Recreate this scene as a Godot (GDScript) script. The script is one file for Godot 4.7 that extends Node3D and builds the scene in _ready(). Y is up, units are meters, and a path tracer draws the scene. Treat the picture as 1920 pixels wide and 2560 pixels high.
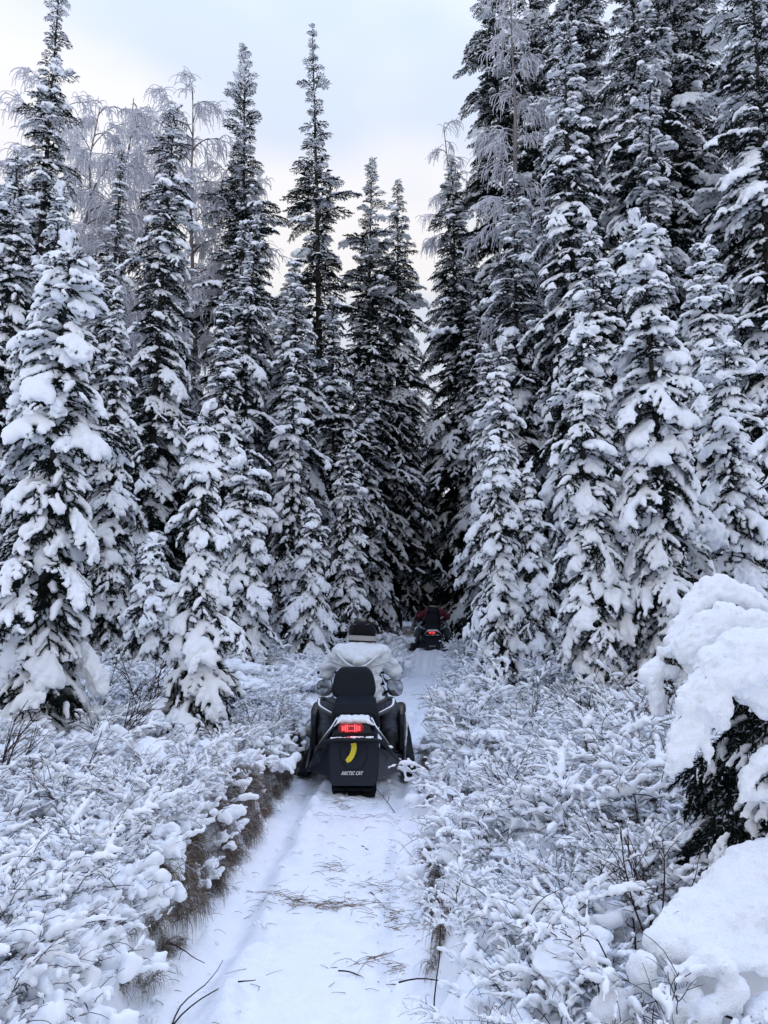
extends Node3D
# A snow-covered spruce forest with two snowmobiles on a narrow trail.  Units are metres, -z runs along the trail.

var rng := RandomNumberGenerator.new()
var M := {}
var taken := {}
var lump := FastNoiseLite.new()
var fine := FastNoiseLite.new()
var boughs := {}
var clumps: Array = []
var crown_boughs := {}


# ---------------------------------------------------------------- mesh buffers
class MB:
	var v := PackedVector3Array()
	var n := PackedVector3Array()
	var c := PackedColorArray()
	var i := PackedInt32Array()

	func vert(p: Vector3, nn: Vector3, col := Color.WHITE) -> int:
		v.append(p)
		n.append(nn)
		c.append(col)
		return v.size() - 1

	# a triangle of stored vertices, wound so that its front is where the normals point
	func face(a: int, b: int, d: int) -> void:
		var g := (v[b] - v[a]).cross(v[d] - v[a])
		if g.dot(n[a] + n[b] + n[d]) > 0.0:
			i.append_array([a, d, b])
		else:
			i.append_array([a, b, d])

	func tri(a: Vector3, b: Vector3, d: Vector3, col := Color.WHITE) -> void:
		var g := -(b - a).cross(d - a)
		g = g.normalized() if g.length_squared() > 1e-20 else Vector3.UP
		var k := v.size()
		v.append(a)
		v.append(b)
		v.append(d)
		for j in 3:
			n.append(g)
			c.append(col)
			i.append(k + j)

	func quad(a: Vector3, b: Vector3, d: Vector3, e: Vector3, out: Vector3, col := Color.WHITE) -> void:
		var g := (b - a).cross(d - a)
		if g.length_squared() < 1e-16:
			g = (d - a).cross(e - a)
		g = g.normalized()
		if g.dot(out) < 0.0:
			g = -g
		var k := vert(a, g, col)
		vert(b, g, col)
		vert(d, g, col)
		vert(e, g, col)
		face(k, k + 1, k + 2)
		face(k, k + 2, k + 3)

	# round or flattened tube along pts; rr holds a radius for each point
	func tube(pts: PackedVector3Array, rr: PackedFloat32Array, sides: int, col := Color.WHITE, caps := true, flat := 1.0, spin := 0.0) -> void:
		var m := pts.size()
		var last := -1
		var side := Vector3.ZERO
		for k in m:
			var t := (pts[mini(k + 1, m - 1)] - pts[maxi(k - 1, 0)]).normalized()
			if side == Vector3.ZERO:
				side = t.cross(Vector3.UP if absf(t.y) < 0.95 else Vector3.RIGHT).normalized()
			else:
				side = (side - t * side.dot(t)).normalized()
			var up := side.cross(t)
			var first := v.size()
			for s in sides:
				var a := TAU * s / sides + spin
				var o := side * cos(a) + up * (sin(a) * flat)
				vert(pts[k] + o * rr[k], o.normalized(), col)
			if last >= 0:
				for s in sides:
					var s2 := (s + 1) % sides
					face(last + s, last + s2, first + s2)
					face(last + s, first + s2, first + s)
			if caps and (k == 0 or k == m - 1):
				var e := vert(pts[k] + t * (rr[k] * 0.35 * (-1.0 if k == 0 else 1.0)), -t if k == 0 else t, col)
				for s in sides:
					face(first + s, first + (s + 1) % sides, e)
			last = first

	func box(b: Basis, at: Vector3, size: Vector3, bevel: float, col := Color.WHITE) -> void:
		var h := size * 0.5
		var w := minf(bevel, minf(h.x, minf(h.y, h.z)) * 0.9)
		# corner points pulled in along each axis: 3 per corner, then faces, edge strips and corner triangles
		var axes := [Vector3.RIGHT, Vector3.UP, Vector3.BACK]
		for ax in 3:
			for sg in [-1.0, 1.0]:
				var u: Vector3 = axes[(ax + 1) % 3]
				var q: Vector3 = axes[(ax + 2) % 3]
				var w0: Vector3 = axes[ax] * sg
				var ce: Vector3 = w0 * h[ax]
				var du: float = h[(ax + 1) % 3] - w
				var dq: float = h[(ax + 2) % 3] - w
				quad(at + b * (ce - u * du - q * dq), at + b * (ce + u * du - q * dq), at + b * (ce + u * du + q * dq), at + b * (ce - u * du + q * dq), b * w0, col)
		if w <= 0.0:
			return
		for ax in 3:
			var a1 := (ax + 1) % 3
			var a2 := (ax + 2) % 3
			for s1 in [-1.0, 1.0]:
				for s2 in [-1.0, 1.0]:
					var p := Vector3.ZERO
					p[a1] = s1 * h[a1]
					p[a2] = s2 * (h[a2] - w)
					var r := Vector3.ZERO
					r[a1] = s1 * (h[a1] - w)
					r[a2] = s2 * h[a2]
					var l := Vector3.ZERO
					l[ax] = h[ax] - w
					var o := Vector3.ZERO
					o[a1] = s1
					o[a2] = s2
					quad(at + b * (p - l), at + b * (p + l), at + b * (r + l), at + b * (r - l), b * o, col)
		for sx in [-1.0, 1.0]:
			for sy in [-1.0, 1.0]:
				for sz in [-1.0, 1.0]:
					var o := Vector3(sx, sy, sz)
					var k := vert(at + b * (o * Vector3(h.x, h.y - w, h.z - w)), (b * o).normalized(), col)
					vert(at + b * (o * Vector3(h.x - w, h.y, h.z - w)), (b * o).normalized(), col)
					vert(at + b * (o * Vector3(h.x - w, h.y - w, h.z)), (b * o).normalized(), col)
					face(k, k + 1, k + 2)

	# solid between two outlines of equal length (an extrusion or a loft), closed by fans
	func loft(rings: Array, caps := true, col := Color.WHITE, closed := true) -> void:
		var m: int = rings[0].size()
		var mid := Vector3.ZERO
		var total := 0
		for r in rings:
			for p in r:
				mid += p
				total += 1
		mid /= float(total)
		for k in rings.size() - 1:
			var a: PackedVector3Array = rings[k]
			var b: PackedVector3Array = rings[k + 1]
			var ca := Vector3.ZERO
			for p in a:
				ca += p
			for p in b:
				ca += p
			ca /= float(2 * m)
			for s in (m if closed else m - 1):
				var s2 := (s + 1) % m
				quad(a[s], a[s2], b[s2], b[s], (a[s] + a[s2] + b[s2] + b[s]) * 0.25 - ca, col)
		if caps:
			for e in [0, rings.size() - 1]:
				var r: PackedVector3Array = rings[e]
				var ce := Vector3.ZERO
				for p in r:
					ce += p
				ce /= float(m)
				for s in m:
					var g := (r[s] - ce).cross(r[(s + 1) % m] - ce).normalized()
					if g.dot(ce - mid) < 0.0:
						g = -g
					var k := vert(ce, g, col)
					vert(r[s], g, col)
					vert(r[(s + 1) % m], g, col)
					face(k, k + 1, k + 2)

	func ball(at: Vector3, r: Vector3, rows := 12, cols := 18, col := Color.WHITE, y0 := -1.0, y1 := 1.0) -> void:
		var last := -1
		for k in rows + 1:
			var y := sin(lerpf(asin(y0), asin(y1), float(k) / rows))
			var w := sqrt(maxf(0.0, 1.0 - y * y))
			var first := v.size()
			for s in cols:
				var a := TAU * s / cols
				var o := Vector3(cos(a) * w, y, sin(a) * w)
				vert(at + o * r, (o / r).normalized(), col)
			if last >= 0:
				for s in cols:
					face(last + s, last + (s + 1) % cols, first + (s + 1) % cols)
					face(last + s, first + (s + 1) % cols, first + s)
			last = first

	func mesh() -> ArrayMesh:
		var am := ArrayMesh.new()
		var a := []
		a.resize(Mesh.ARRAY_MAX)
		a[Mesh.ARRAY_VERTEX] = v
		a[Mesh.ARRAY_NORMAL] = n
		a[Mesh.ARRAY_COLOR] = c
		a[Mesh.ARRAY_INDEX] = i
		am.add_surface_from_arrays(Mesh.PRIMITIVE_TRIANGLES, a)
		return am

	# normals from the faces, after vertices moved
	func renormal() -> void:
		n.fill(Vector3.ZERO)
		for k in range(0, i.size(), 3):
			var g := -(v[i[k + 1]] - v[i[k]]).cross(v[i[k + 2]] - v[i[k]])
			n[i[k]] += g
			n[i[k + 1]] += g
			n[i[k + 2]] += g
		for k in n.size():
			n[k] = n[k].normalized() if n[k].length_squared() > 0.0 else Vector3.UP


# ---------------------------------------------------------------- soft solids: tapered capsules that melt together, meshed as surface nets
class Soft:
	var lo: Vector3
	var c: float
	var nx: int
	var ny: int
	var nz: int
	var g := PackedFloat32Array()
	var ratio: float
	var thr: float

	func _init(a: Vector3, b: Vector3, cell: float, blend := 1.7) -> void:
		lo = a
		c = cell
		nx = int(ceil((b.x - a.x) / c)) + 1
		ny = int(ceil((b.y - a.y) / c)) + 1
		nz = int(ceil((b.z - a.z) / c)) + 1
		g.resize(nx * ny * nz)
		ratio = blend
		thr = pow(1.0 - 1.0 / (blend * blend), 2.0)

	func cap(a: Vector3, b: Vector3, ra: float, rb: float, sign_ := 1.0) -> void:
		var ra2 := ra * ratio
		var rb2 := rb * ratio
		var rm := maxf(ra2, rb2)
		var p0 := (a.min(b) - Vector3.ONE * rm - lo) / c
		var p1 := (a.max(b) + Vector3.ONE * rm - lo) / c
		var x0 := maxi(1, int(ceil(p0.x)))
		var x1 := mini(nx - 2, int(p1.x))
		var y0 := maxi(1, int(ceil(p0.y)))
		var y1 := mini(ny - 2, int(p1.y))
		var z0 := maxi(1, int(ceil(p0.z)))
		var z1 := mini(nz - 2, int(p1.z))
		var ab := b - a
		var inv := 1.0 / maxf(ab.length_squared(), 1e-9)
		var ab_i := ab * inv
		var dr := rb2 - ra2
		for z in range(z0, z1 + 1):
			for y in range(y0, y1 + 1):
				var row := (z * ny + y) * nx
				var pa := Vector3(lo.x - a.x, lo.y + y * c - a.y, lo.z + z * c - a.z)
				for x in range(x0, x1 + 1):
					pa.x = lo.x + x * c - a.x
					var t := clampf(pa.dot(ab_i), 0.0, 1.0)
					var r := ra2 + dr * t
					var q := (pa - ab * t).length_squared() / (r * r)
					if q < 1.0:
						g[row + x] += sign_ * (1.0 - q) * (1.0 - q)

	func path(pts: PackedVector3Array, r0: float, r1: float, shift := Vector3.ZERO) -> void:
		var m := pts.size() - 1
		for k in m:
			cap(pts[k] + shift, pts[k + 1] + shift, lerpf(r0, r1, float(k) / m), lerpf(r0, r1, float(k + 1) / m))

	func extract() -> MB:
		var o := MB.new()
		var ids := PackedInt32Array()
		ids.resize(g.size())
		ids.fill(-1)
		var sy := nx
		var sz := nx * ny
		for z in nz - 1:
			for y in ny - 1:
				var row := z * sz + y * sy
				for x in nx - 1:
					var k := row + x
					var a0 := g[k]
					var a1 := g[k + 1]
					var a2 := g[k + sy]
					var a3 := g[k + sy + 1]
					var b0 := g[k + sz]
					var b1 := g[k + sz + 1]
					var b2 := g[k + sz + sy]
					var b3 := g[k + sz + sy + 1]
					var hi := maxf(maxf(maxf(a0, a1), maxf(a2, a3)), maxf(maxf(b0, b1), maxf(b2, b3)))
					if hi <= thr:
						continue
					var low := minf(minf(minf(a0, a1), minf(a2, a3)), minf(minf(b0, b1), minf(b2, b3)))
					if low > thr:
						continue
					var s := Vector3.ZERO
					var w := 0
					if (a0 > thr) != (a1 > thr):
						s += Vector3((thr - a0) / (a1 - a0), 0, 0)
						w += 1
					if (a2 > thr) != (a3 > thr):
						s += Vector3((thr - a2) / (a3 - a2), 1, 0)
						w += 1
					if (b0 > thr) != (b1 > thr):
						s += Vector3((thr - b0) / (b1 - b0), 0, 1)
						w += 1
					if (b2 > thr) != (b3 > thr):
						s += Vector3((thr - b2) / (b3 - b2), 1, 1)
						w += 1
					if (a0 > thr) != (a2 > thr):
						s += Vector3(0, (thr - a0) / (a2 - a0), 0)
						w += 1
					if (a1 > thr) != (a3 > thr):
						s += Vector3(1, (thr - a1) / (a3 - a1), 0)
						w += 1
					if (b0 > thr) != (b2 > thr):
						s += Vector3(0, (thr - b0) / (b2 - b0), 1)
						w += 1
					if (b1 > thr) != (b3 > thr):
						s += Vector3(1, (thr - b1) / (b3 - b1), 1)
						w += 1
					if (a0 > thr) != (b0 > thr):
						s += Vector3(0, 0, (thr - a0) / (b0 - a0))
						w += 1
					if (a1 > thr) != (b1 > thr):
						s += Vector3(1, 0, (thr - a1) / (b1 - a1))
						w += 1
					if (a2 > thr) != (b2 > thr):
						s += Vector3(0, 1, (thr - a2) / (b2 - a2))
						w += 1
					if (a3 > thr) != (b3 > thr):
						s += Vector3(1, 1, (thr - a3) / (b3 - a3))
						w += 1
					var nn := Vector3(a0 + a2 + b0 + b2 - a1 - a3 - b1 - b3, a0 + a1 + b0 + b1 - a2 - a3 - b2 - b3, a0 + a1 + a2 + a3 - b0 - b1 - b2 - b3)
					ids[k] = o.vert(lo + (Vector3(x, y, z) + s / maxf(w, 1)) * c, nn.normalized())
					if x > 0 and y > 0 and z > 0:
						var in0 := a0 > thr
						if in0 != (a1 > thr):
							_quad(o, ids[k], ids[k - sy], ids[k - sy - sz], ids[k - sz])
						if in0 != (a2 > thr):
							_quad(o, ids[k], ids[k - 1], ids[k - 1 - sz], ids[k - sz])
						if in0 != (b0 > thr):
							_quad(o, ids[k], ids[k - 1], ids[k - 1 - sy], ids[k - sy])
		return o

	func _quad(o: MB, a: int, b: int, d: int, e: int) -> void:
		if a < 0 or b < 0 or d < 0 or e < 0:
			return
		o.face(a, b, d)
		o.face(a, d, e)


# ---------------------------------------------------------------- naming and tagging
func numbered(called: String) -> String:
	var k: int = taken.get(called, 0)
	taken[called] = k + 1
	return called if k == 0 else "%s_%03d" % [called, k]


func tag(o: Node3D, label: String, category: String, group := "") -> Node3D:
	o.set_meta("label", label)
	o.set_meta("category", category)
	if group:
		o.set_meta("group", group)
	return o


func thing(called: String, label: String, category: String, at := Vector3.ZERO, turn := 0.0, group := "") -> Node3D:
	var o := Node3D.new()
	o.name = numbered(called)
	add_child(o)
	o.position = at
	o.rotation.y = turn
	return tag(o, label, category, group)


func obj(called: String, mesh: Mesh, mat: Material, parent: Node3D = null) -> MeshInstance3D:
	var o := MeshInstance3D.new()
	o.mesh = mesh
	o.material_override = mat
	if parent:
		o.name = called
		parent.add_child(o, true)
	else:
		o.name = numbered(called)
		add_child(o)
	return o


func many(called: String, mesh: Mesh, mat: Material, where: Array, parent: Node3D = null) -> MultiMeshInstance3D:
	var mm := MultiMesh.new()
	mm.transform_format = MultiMesh.TRANSFORM_3D
	mm.mesh = mesh
	mm.instance_count = where.size()
	for k in where.size():
		mm.set_instance_transform(k, where[k])
	var o := MultiMeshInstance3D.new()
	o.multimesh = mm
	o.material_override = mat
	o.set_meta("kind", "stuff")
	if parent:
		o.name = called
		parent.add_child(o, true)
	else:
		o.name = numbered(called)
		add_child(o)
	return o


func r(a: float, b: float) -> float:
	return rng.randf_range(a, b)


# ---------------------------------------------------------------- materials
func noise_tex(size: int, freq: float, octaves: int, bump := 0.0, seed_ := 1) -> NoiseTexture2D:
	var n := FastNoiseLite.new()
	n.noise_type = FastNoiseLite.TYPE_SIMPLEX_SMOOTH
	n.frequency = freq
	n.fractal_octaves = octaves
	n.seed = seed_
	var t := NoiseTexture2D.new()
	t.width = size
	t.height = size
	t.seamless = true
	t.noise = n
	if bump > 0.0:
		t.as_normal_map = true
		t.bump_strength = bump
	return t


func mat(lin: Color, rough := 0.8, metal := 0.0) -> StandardMaterial3D:
	var m := StandardMaterial3D.new()
	m.albedo_color = lin.linear_to_srgb()
	m.roughness = rough
	m.metallic = metal
	return m


func make_materials() -> void:
	var snow := mat(Color(0.86, 0.885, 0.92), 1.0)
	snow.specular_mode = BaseMaterial3D.SPECULAR_DISABLED
	M.snow = snow.duplicate()
	snow.normal_enabled = true
	snow.normal_texture = noise_tex(512, 0.035, 4, 5.0, 3)
	snow.normal_scale = 0.55
	snow.uv1_triplanar = true
	snow.uv1_scale = Vector3.ONE * 2.2
	snow.normal_scale = 0.7
	M.ground = snow.duplicate()
	M.ground.uv1_world_triplanar = true
	M.ground.uv1_scale = Vector3.ONE * 1.3
	M.trail = M.ground.duplicate()
	M.trail.uv1_scale = Vector3.ONE * 2.0
	M.needles = mat(Color.WHITE, 0.75)
	M.needles.vertex_color_use_as_albedo = true
	M.needles.specular_mode = BaseMaterial3D.SPECULAR_DISABLED
	M.bark = mat(Color(0.045, 0.038, 0.034), 0.95)
	M.bark.normal_enabled = true
	M.bark.normal_texture = noise_tex(256, 0.05, 4, 12.0, 5)
	M.bark.uv1_triplanar = true
	M.bark.uv1_scale = Vector3(6, 1.5, 6)
	M.birch_bark = mat(Color(0.22, 0.2, 0.2), 0.9)
	M.twig = mat(Color.WHITE, 0.9)
	M.twig.vertex_color_use_as_albedo = true
	M.twig.specular_mode = BaseMaterial3D.SPECULAR_DISABLED
	M.frost = mat(Color(0.66, 0.67, 0.72), 0.9)
	M.frost.specular_mode = BaseMaterial3D.SPECULAR_DISABLED
	M.grass = mat(Color.WHITE, 0.85)
	M.grass.vertex_color_use_as_albedo = true
	M.plastic = mat(Color(0.007, 0.009, 0.013), 0.42)
	M.plastic.metallic_specular = 0.35
	M.plastic.normal_enabled = true
	M.plastic.normal_texture = noise_tex(256, 0.12, 3, 2.0, 8)
	M.plastic.normal_scale = 0.3
	M.plastic.uv1_triplanar = true
	M.plastic.uv1_scale = Vector3.ONE * 8.0
	M.dull = mat(Color(0.013, 0.018, 0.029), 0.6)
	M.dull.metallic_specular = 0.35
	M.rubber = mat(Color(0.01, 0.012, 0.018), 0.75)
	M.rubber.metallic_specular = 0.2
	M.metal = mat(Color(0.05, 0.055, 0.065), 0.35, 0.6)
	M.alu = mat(Color(0.09, 0.095, 0.10), 0.55, 0.5)
	M.vinyl = mat(Color(0.006, 0.009, 0.014), 0.6)
	M.vinyl.metallic_specular = 0.3
	M.vinyl.normal_enabled = true
	M.vinyl.normal_texture = noise_tex(256, 0.1, 4, 3.0, 12)
	M.vinyl.normal_scale = 0.5
	M.vinyl.uv1_triplanar = true
	M.vinyl.uv1_scale = Vector3.ONE * 5.0
	M.mirror = mat(Color(0.5, 0.52, 0.52), 0.06, 1.0)
	M.white = mat(Color(0.75, 0.76, 0.78), 0.5)
	M.yellow = mat(Color(0.72, 0.6, 0.03), 0.6)
	M.lens = mat(Color(0.16, 0.002, 0.004), 0.25)
	M.lens.emission_enabled = true
	M.lens.emission = Color(1.0, 0.02, 0.04)
	M.lens.emission_energy_multiplier = 0.07
	M.led = mat(Color(0.8, 0.2, 0.2), 0.3)
	M.led.emission_enabled = true
	M.led.emission = Color(1.0, 0.3, 0.3)
	M.led.emission_energy_multiplier = 1.0
	M.jacket = cloth(Color(0.66, 0.70, 0.74), 0.7)
	M.maroon = cloth(Color(0.16, 0.026, 0.042), 0.8)
	M.trousers = cloth(Color(0.055, 0.066, 0.086), 0.85)
	M.boots = mat(Color(0.012, 0.012, 0.015), 0.6)
	M.helmet = mat(Color(0.004, 0.004, 0.006), 0.42)
	M.helmet.metallic_specular = 0.22
	M.strap = mat(Color(0.34, 0.33, 0.31), 0.8)
	M.near_snow = snow.duplicate()
	M.near_snow.normal_texture = noise_tex(512, 0.05, 5, 9.0, 33)
	M.near_snow.normal_scale = 1.0
	M.near_snow.uv1_scale = Vector3.ONE * 4.0
	M.skin = mat(Color(0.45, 0.28, 0.2), 0.6)


func cloth(lin: Color, rough: float) -> StandardMaterial3D:
	var m := mat(lin, rough)
	m.normal_enabled = true
	m.normal_texture = noise_tex(512, 0.02, 4, 10.0, 21)
	m.normal_scale = 0.7
	m.uv1_triplanar = true
	m.uv1_scale = Vector3(1.6, 3.2, 1.6)
	return m


# ---------------------------------------------------------------- sky
func sky_image() -> Image:
	var w := 512
	var h := 256
	var im := Image.create(w, h, false, Image.FORMAT_RGBF)
	var n := FastNoiseLite.new()
	n.frequency = 0.9
	n.fractal_octaves = 5
	n.seed = 7
	var glow := Vector3(1.8, 20.0, -30.5).normalized()
	for y in h:
		var el := (0.5 - (y + 0.5) / h) * PI
		for x in w:
			var az := (x + 0.5) / w * TAU
			var d := Vector3(-cos(el) * sin(az), sin(el), cos(el) * cos(az))
			var k := clampf(n.get_noise_3dv(d * Vector3(1.3, 3.2, 1.3)) * 2.6 + 0.5, 0.0, 1.0)
			var up := smoothstep(0.35, 1.3, el)
			var blue := Color(0.66, 0.715, 0.815).lerp(Color(0.36, 0.52, 0.92), up)
			var pale := Color(0.89, 0.865, 0.865).lerp(Color(0.43, 0.58, 0.94), up)
			var col := blue.lerp(pale, k)
			if el < 0.0:
				col = col.lerp(Color(0.5, 0.55, 0.65), smoothstep(0.0, -0.2, el))
			# an overcast sky is brightest overhead
			var near_sun := exp(-pow(acos(clampf(d.dot(glow), -1.0, 1.0)) / 0.30, 2.0))
			col = col.lerp(Color(0.98, 0.92, 0.86), 0.7 * near_sun)
			var b := 0.56 * (1.0 + 0.85 * up) * (1.0 + 0.16 * near_sun)
			im.set_pixel(x, y, Color(col.r * b, col.g * b, col.b * b))
	return im


# ---------------------------------------------------------------- lie of the land
const PATH := [[-40.0, -1.2], [0.0, -0.42], [2.5, -0.40], [6.1, -0.30], [8.2, -0.16], [11.5, 0.18], [14.8, 0.62], [17.3, 0.95], [20.6, 1.32], [30.0, 2.8], [60.0, 8.0], [900.0, 120.0]]


func trail_x(z: float) -> float:
	var d := -z
	for k in PATH.size() - 1:
		if d <= PATH[k + 1][0]:
			var p0: float = PATH[maxi(k - 1, 0)][1]
			var p1: float = PATH[k][1]
			var p2: float = PATH[k + 1][1]
			var t := clampf((d - PATH[k][0]) / (PATH[k + 1][0] - PATH[k][0]), 0.0, 1.0)
			return lerpf(p1, p2, t)
	return 120.0


func land(x: float, z: float) -> float:
	return land_u(x - trail_x(z), z)


func land_u(u: float, z: float) -> float:
	var d := -z
	var x := u + trail_x(z)
	var a := absf(u)
	# the run of the trail: level, a dip, then a step up
	var y := -0.05 * smoothstep(14.0, 16.2, d) + 0.42 * smoothstep(16.3, 17.5, d + 0.25 * lump.get_noise_2d(u * 3.0, 4.0)) - 0.2 * smoothstep(17.6, 20.0, d)
	var edge := 0.56 + 0.06 * lump.get_noise_2d(z * 1.4, 9.0 if u < 0.0 else 30.0) + 0.05 * lump.get_noise_2d(z * 4.0, 50.0 if u < 0.0 else 70.0)
	var out := smoothstep(edge, edge + 0.16, a)
	if out < 1.0:
		var t := 0.034 * fine.get_noise_2d(x * 2.2, z * 1.6) + 0.02 * fine.get_noise_2d(x * 8.0, z * 6.0) + 0.03 * maxf(0.0, fine.get_noise_2d(x * 5.0 + 20.0, z * 5.0) - 0.18)
		# ski grooves, the berm on the left and the ribs the drive track pressed in
		t -= 0.05 * exp(-pow((u + 0.36) / 0.06, 2.0)) + 0.035 * exp(-pow((u - 0.42) / 0.05, 2.0))
		t += (0.04 + 0.06 * fine.get_noise_2d(z * 5.0, 3.0)) * exp(-pow((u + 0.22) / 0.05, 2.0)) + 0.012 * exp(-pow((u - 0.33) / 0.04, 2.0))
		var rib := smoothstep(0.26, 0.2, absf(u - 0.08))
		t += rib * 0.012 * sin(z * TAU / 0.078 + 1.5 * fine.get_noise_2d(x * 3.0, z)) * (0.55 + 0.9 * fine.get_noise_2d(x * 2.0, z * 1.1 + 40.0))
		y += t * (1.0 - out)
	if out > 0.0:
		var b := (0.28 if u < 0.0 else 0.15) + 0.18 * smoothstep(0.6, 2.2, a) + 0.25 * smoothstep(4.0, 12.0, a)
		b += 0.09 * lump.get_noise_2d(x * 1.7, z * 1.7) + 0.05 * lump.get_noise_2d(x * 5.0 + 40.0, z * 5.0) + 0.35 * lump.get_noise_2d(x * 0.25, z * 0.25) * smoothstep(2.0, 8.0, a)
		y += b * out
	return y


func lines(parts: Array) -> PackedFloat32Array:
	var o := PackedFloat32Array([parts[0]])
	for k in range(1, parts.size(), 2):
		var to: float = parts[k]
		var step: float = parts[k + 1]
		var from := o[o.size() - 1]
		var m := maxi(1, int(round(absf(to - from) / step)))
		for j in m:
			o.append(lerpf(from, to, float(j + 1) / m))
	return o


func sheet(us: PackedFloat32Array, zs: PackedFloat32Array) -> ArrayMesh:
	var o := MB.new()
	var w := us.size()
	for z in zs:
		var tx := trail_x(z)
		for u in us:
			o.vert(Vector3(tx + u, land_u(u, z), z), Vector3.UP)
	for j in zs.size() - 1:
		for k in w - 1:
			var a := j * w + k
			o.face(a, a + 1, a + w + 1)
			o.face(a, a + w + 1, a + w)
	o.renormal()
	return o.mesh()


func make_ground() -> void:
	var zs := lines([60.0, 6.0, 9.0, 0.0, 1.0, -1.6, 0.2, -2.1, 0.05, -5.8, 0.013, -9.5, 0.03, -14.0, 0.06, -24.0, 0.12, -40.0, 0.5, -90.0, 4.0, -420.0, 40.0])
	obj("trail", sheet(lines([-0.5, 0.5, 0.025]), zs), M.trail).set_meta("kind", "structure")
	var zt := lines([60.0, 6.0, 9.0, 0.0, 1.0, -1.6, 0.2, -2.1, 0.05, -5.8, 0.013, -9.5, 0.03, -14.0, 0.06, -24.0, 0.12, -40.0, 0.5, -90.0, 4.0, -420.0, 40.0])
	for s in [-1.0, 1.0]:
		var us := lines([0.5, 0.9, 0.025, 3.0, 0.07, 8.0, 0.25, 30.0, 2.0, 80.0, 10.0, 500.0, 60.0])
		for k in us.size():
			us[k] *= s
		obj("snow_ground", sheet(us, zt), M.ground).set_meta("kind", "structure")


# ---------------------------------------------------------------- spruce boughs
# One bough along +x: a stem with side twigs and their own twigs, each a brush of needles, and the snow that lies on it.
func bough_lines(length: float) -> Array:
	var out := []
	var stem := PackedVector3Array()
	var p := Vector3.ZERO
	var steps := 9
	var el := r(0.0, 0.2)
	var yaw := 0.0
	for k in steps + 1:
		stem.append(p)
		p += Vector3(cos(el) * cos(yaw), sin(el), cos(el) * sin(yaw)) * (length / steps)
		el -= r(0.05, 0.16)
		yaw += r(-0.07, 0.07)
	out.append([stem, 0, 1.0])
	var gap := 0.075 if length < 0.8 else 0.085
	var s := 0.14 * length
	var side := 1.0
	while s < length * 0.97:
		var f := s / length
		var at := sample(stem, f)
		var dir := (sample(stem, minf(f + 0.1, 1.0)) - sample(stem, maxf(f - 0.1, 0.0))).normalized()
		var l := (0.46 * pow(1.0 - f, 0.8) * minf(1.0, f * 3.5 + 0.25) * minf(length, 1.1) + 0.09) * r(0.75, 1.2)
		out.append([branchlet(at, dir, side, l), 1, l])
		if l > 0.16:
			var tw: PackedVector3Array = out[out.size() - 1][0]
			var q := 0.09
			var s2 := 1.0 if rng.randf() < 0.5 else -1.0
			while q < l * 0.9:
				var f2 := q / l
				var d2 := (sample(tw, minf(f2 + 0.15, 1.0)) - sample(tw, maxf(f2 - 0.15, 0.0))).normalized()
				out.append([branchlet(sample(tw, f2), d2, s2, (0.32 * (l - q) + 0.05) * r(0.7, 1.2)), 2, 0.0])
				s2 = -s2
				q += r(0.05, 0.08)
		side = -side
		s += gap * r(0.4, 0.75)
	return out


func branchlet(at: Vector3, dir: Vector3, side: float, l: float) -> PackedVector3Array:
	var flat := Vector3(dir.x, 0, dir.z).normalized()
	var across := Vector3(-flat.z, 0, flat.x) * side
	var d := (dir * r(0.55, 0.8) + across * r(0.6, 0.9) + Vector3(0, r(-0.25, 0.2), 0)).normalized()
	var pts := PackedVector3Array([at])
	var m := 4 if l > 0.12 else 3
	for k in m:
		pts.append(pts[k] + d * (l / m))
		d = (d + dir * 0.12 + Vector3(0, r(-0.26, -0.08), 0)).normalized()
	return pts


func sample(pts: PackedVector3Array, f: float) -> Vector3:
	var q := clampf(f, 0.0, 1.0) * (pts.size() - 1)
	var k := mini(int(q), pts.size() - 2)
	return pts[k].lerp(pts[k + 1], q - k)


func needle_col(frost: float) -> Color:
	if rng.randf() < frost:
		return Color(0.5, 0.53, 0.58) * r(0.7, 1.1)
	var g := r(0.6, 1.35)
	return Color(0.015 * g, 0.023 * g, 0.020 * g)


func brush(o: MB, pts: PackedVector3Array, per_m: float, len: float, wide: float, frost: float) -> void:
	for k in pts.size() - 1:
		var a := pts[k]
		var b := pts[k + 1]
		var t := (b - a).normalized()
		var e1 := t.cross(Vector3.UP if absf(t.y) < 0.9 else Vector3.RIGHT).normalized()
		var e2 := e1.cross(t)
		var cnt := int(ceil(a.distance_to(b) * per_m))
		for j in cnt:
			var at := a.lerp(b, (j + rng.randf()) / cnt)
			var an := rng.randf() * TAU
			var out := e1 * cos(an) + e2 * sin(an)
			var sd := t.cross(out) * (wide * 0.5)
			var tip := at + (out * r(0.65, 0.9) + t * r(0.5, 0.9)) * (len * r(0.75, 1.1))
			o.tri(at - sd, at + sd, tip, needle_col(frost))


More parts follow.
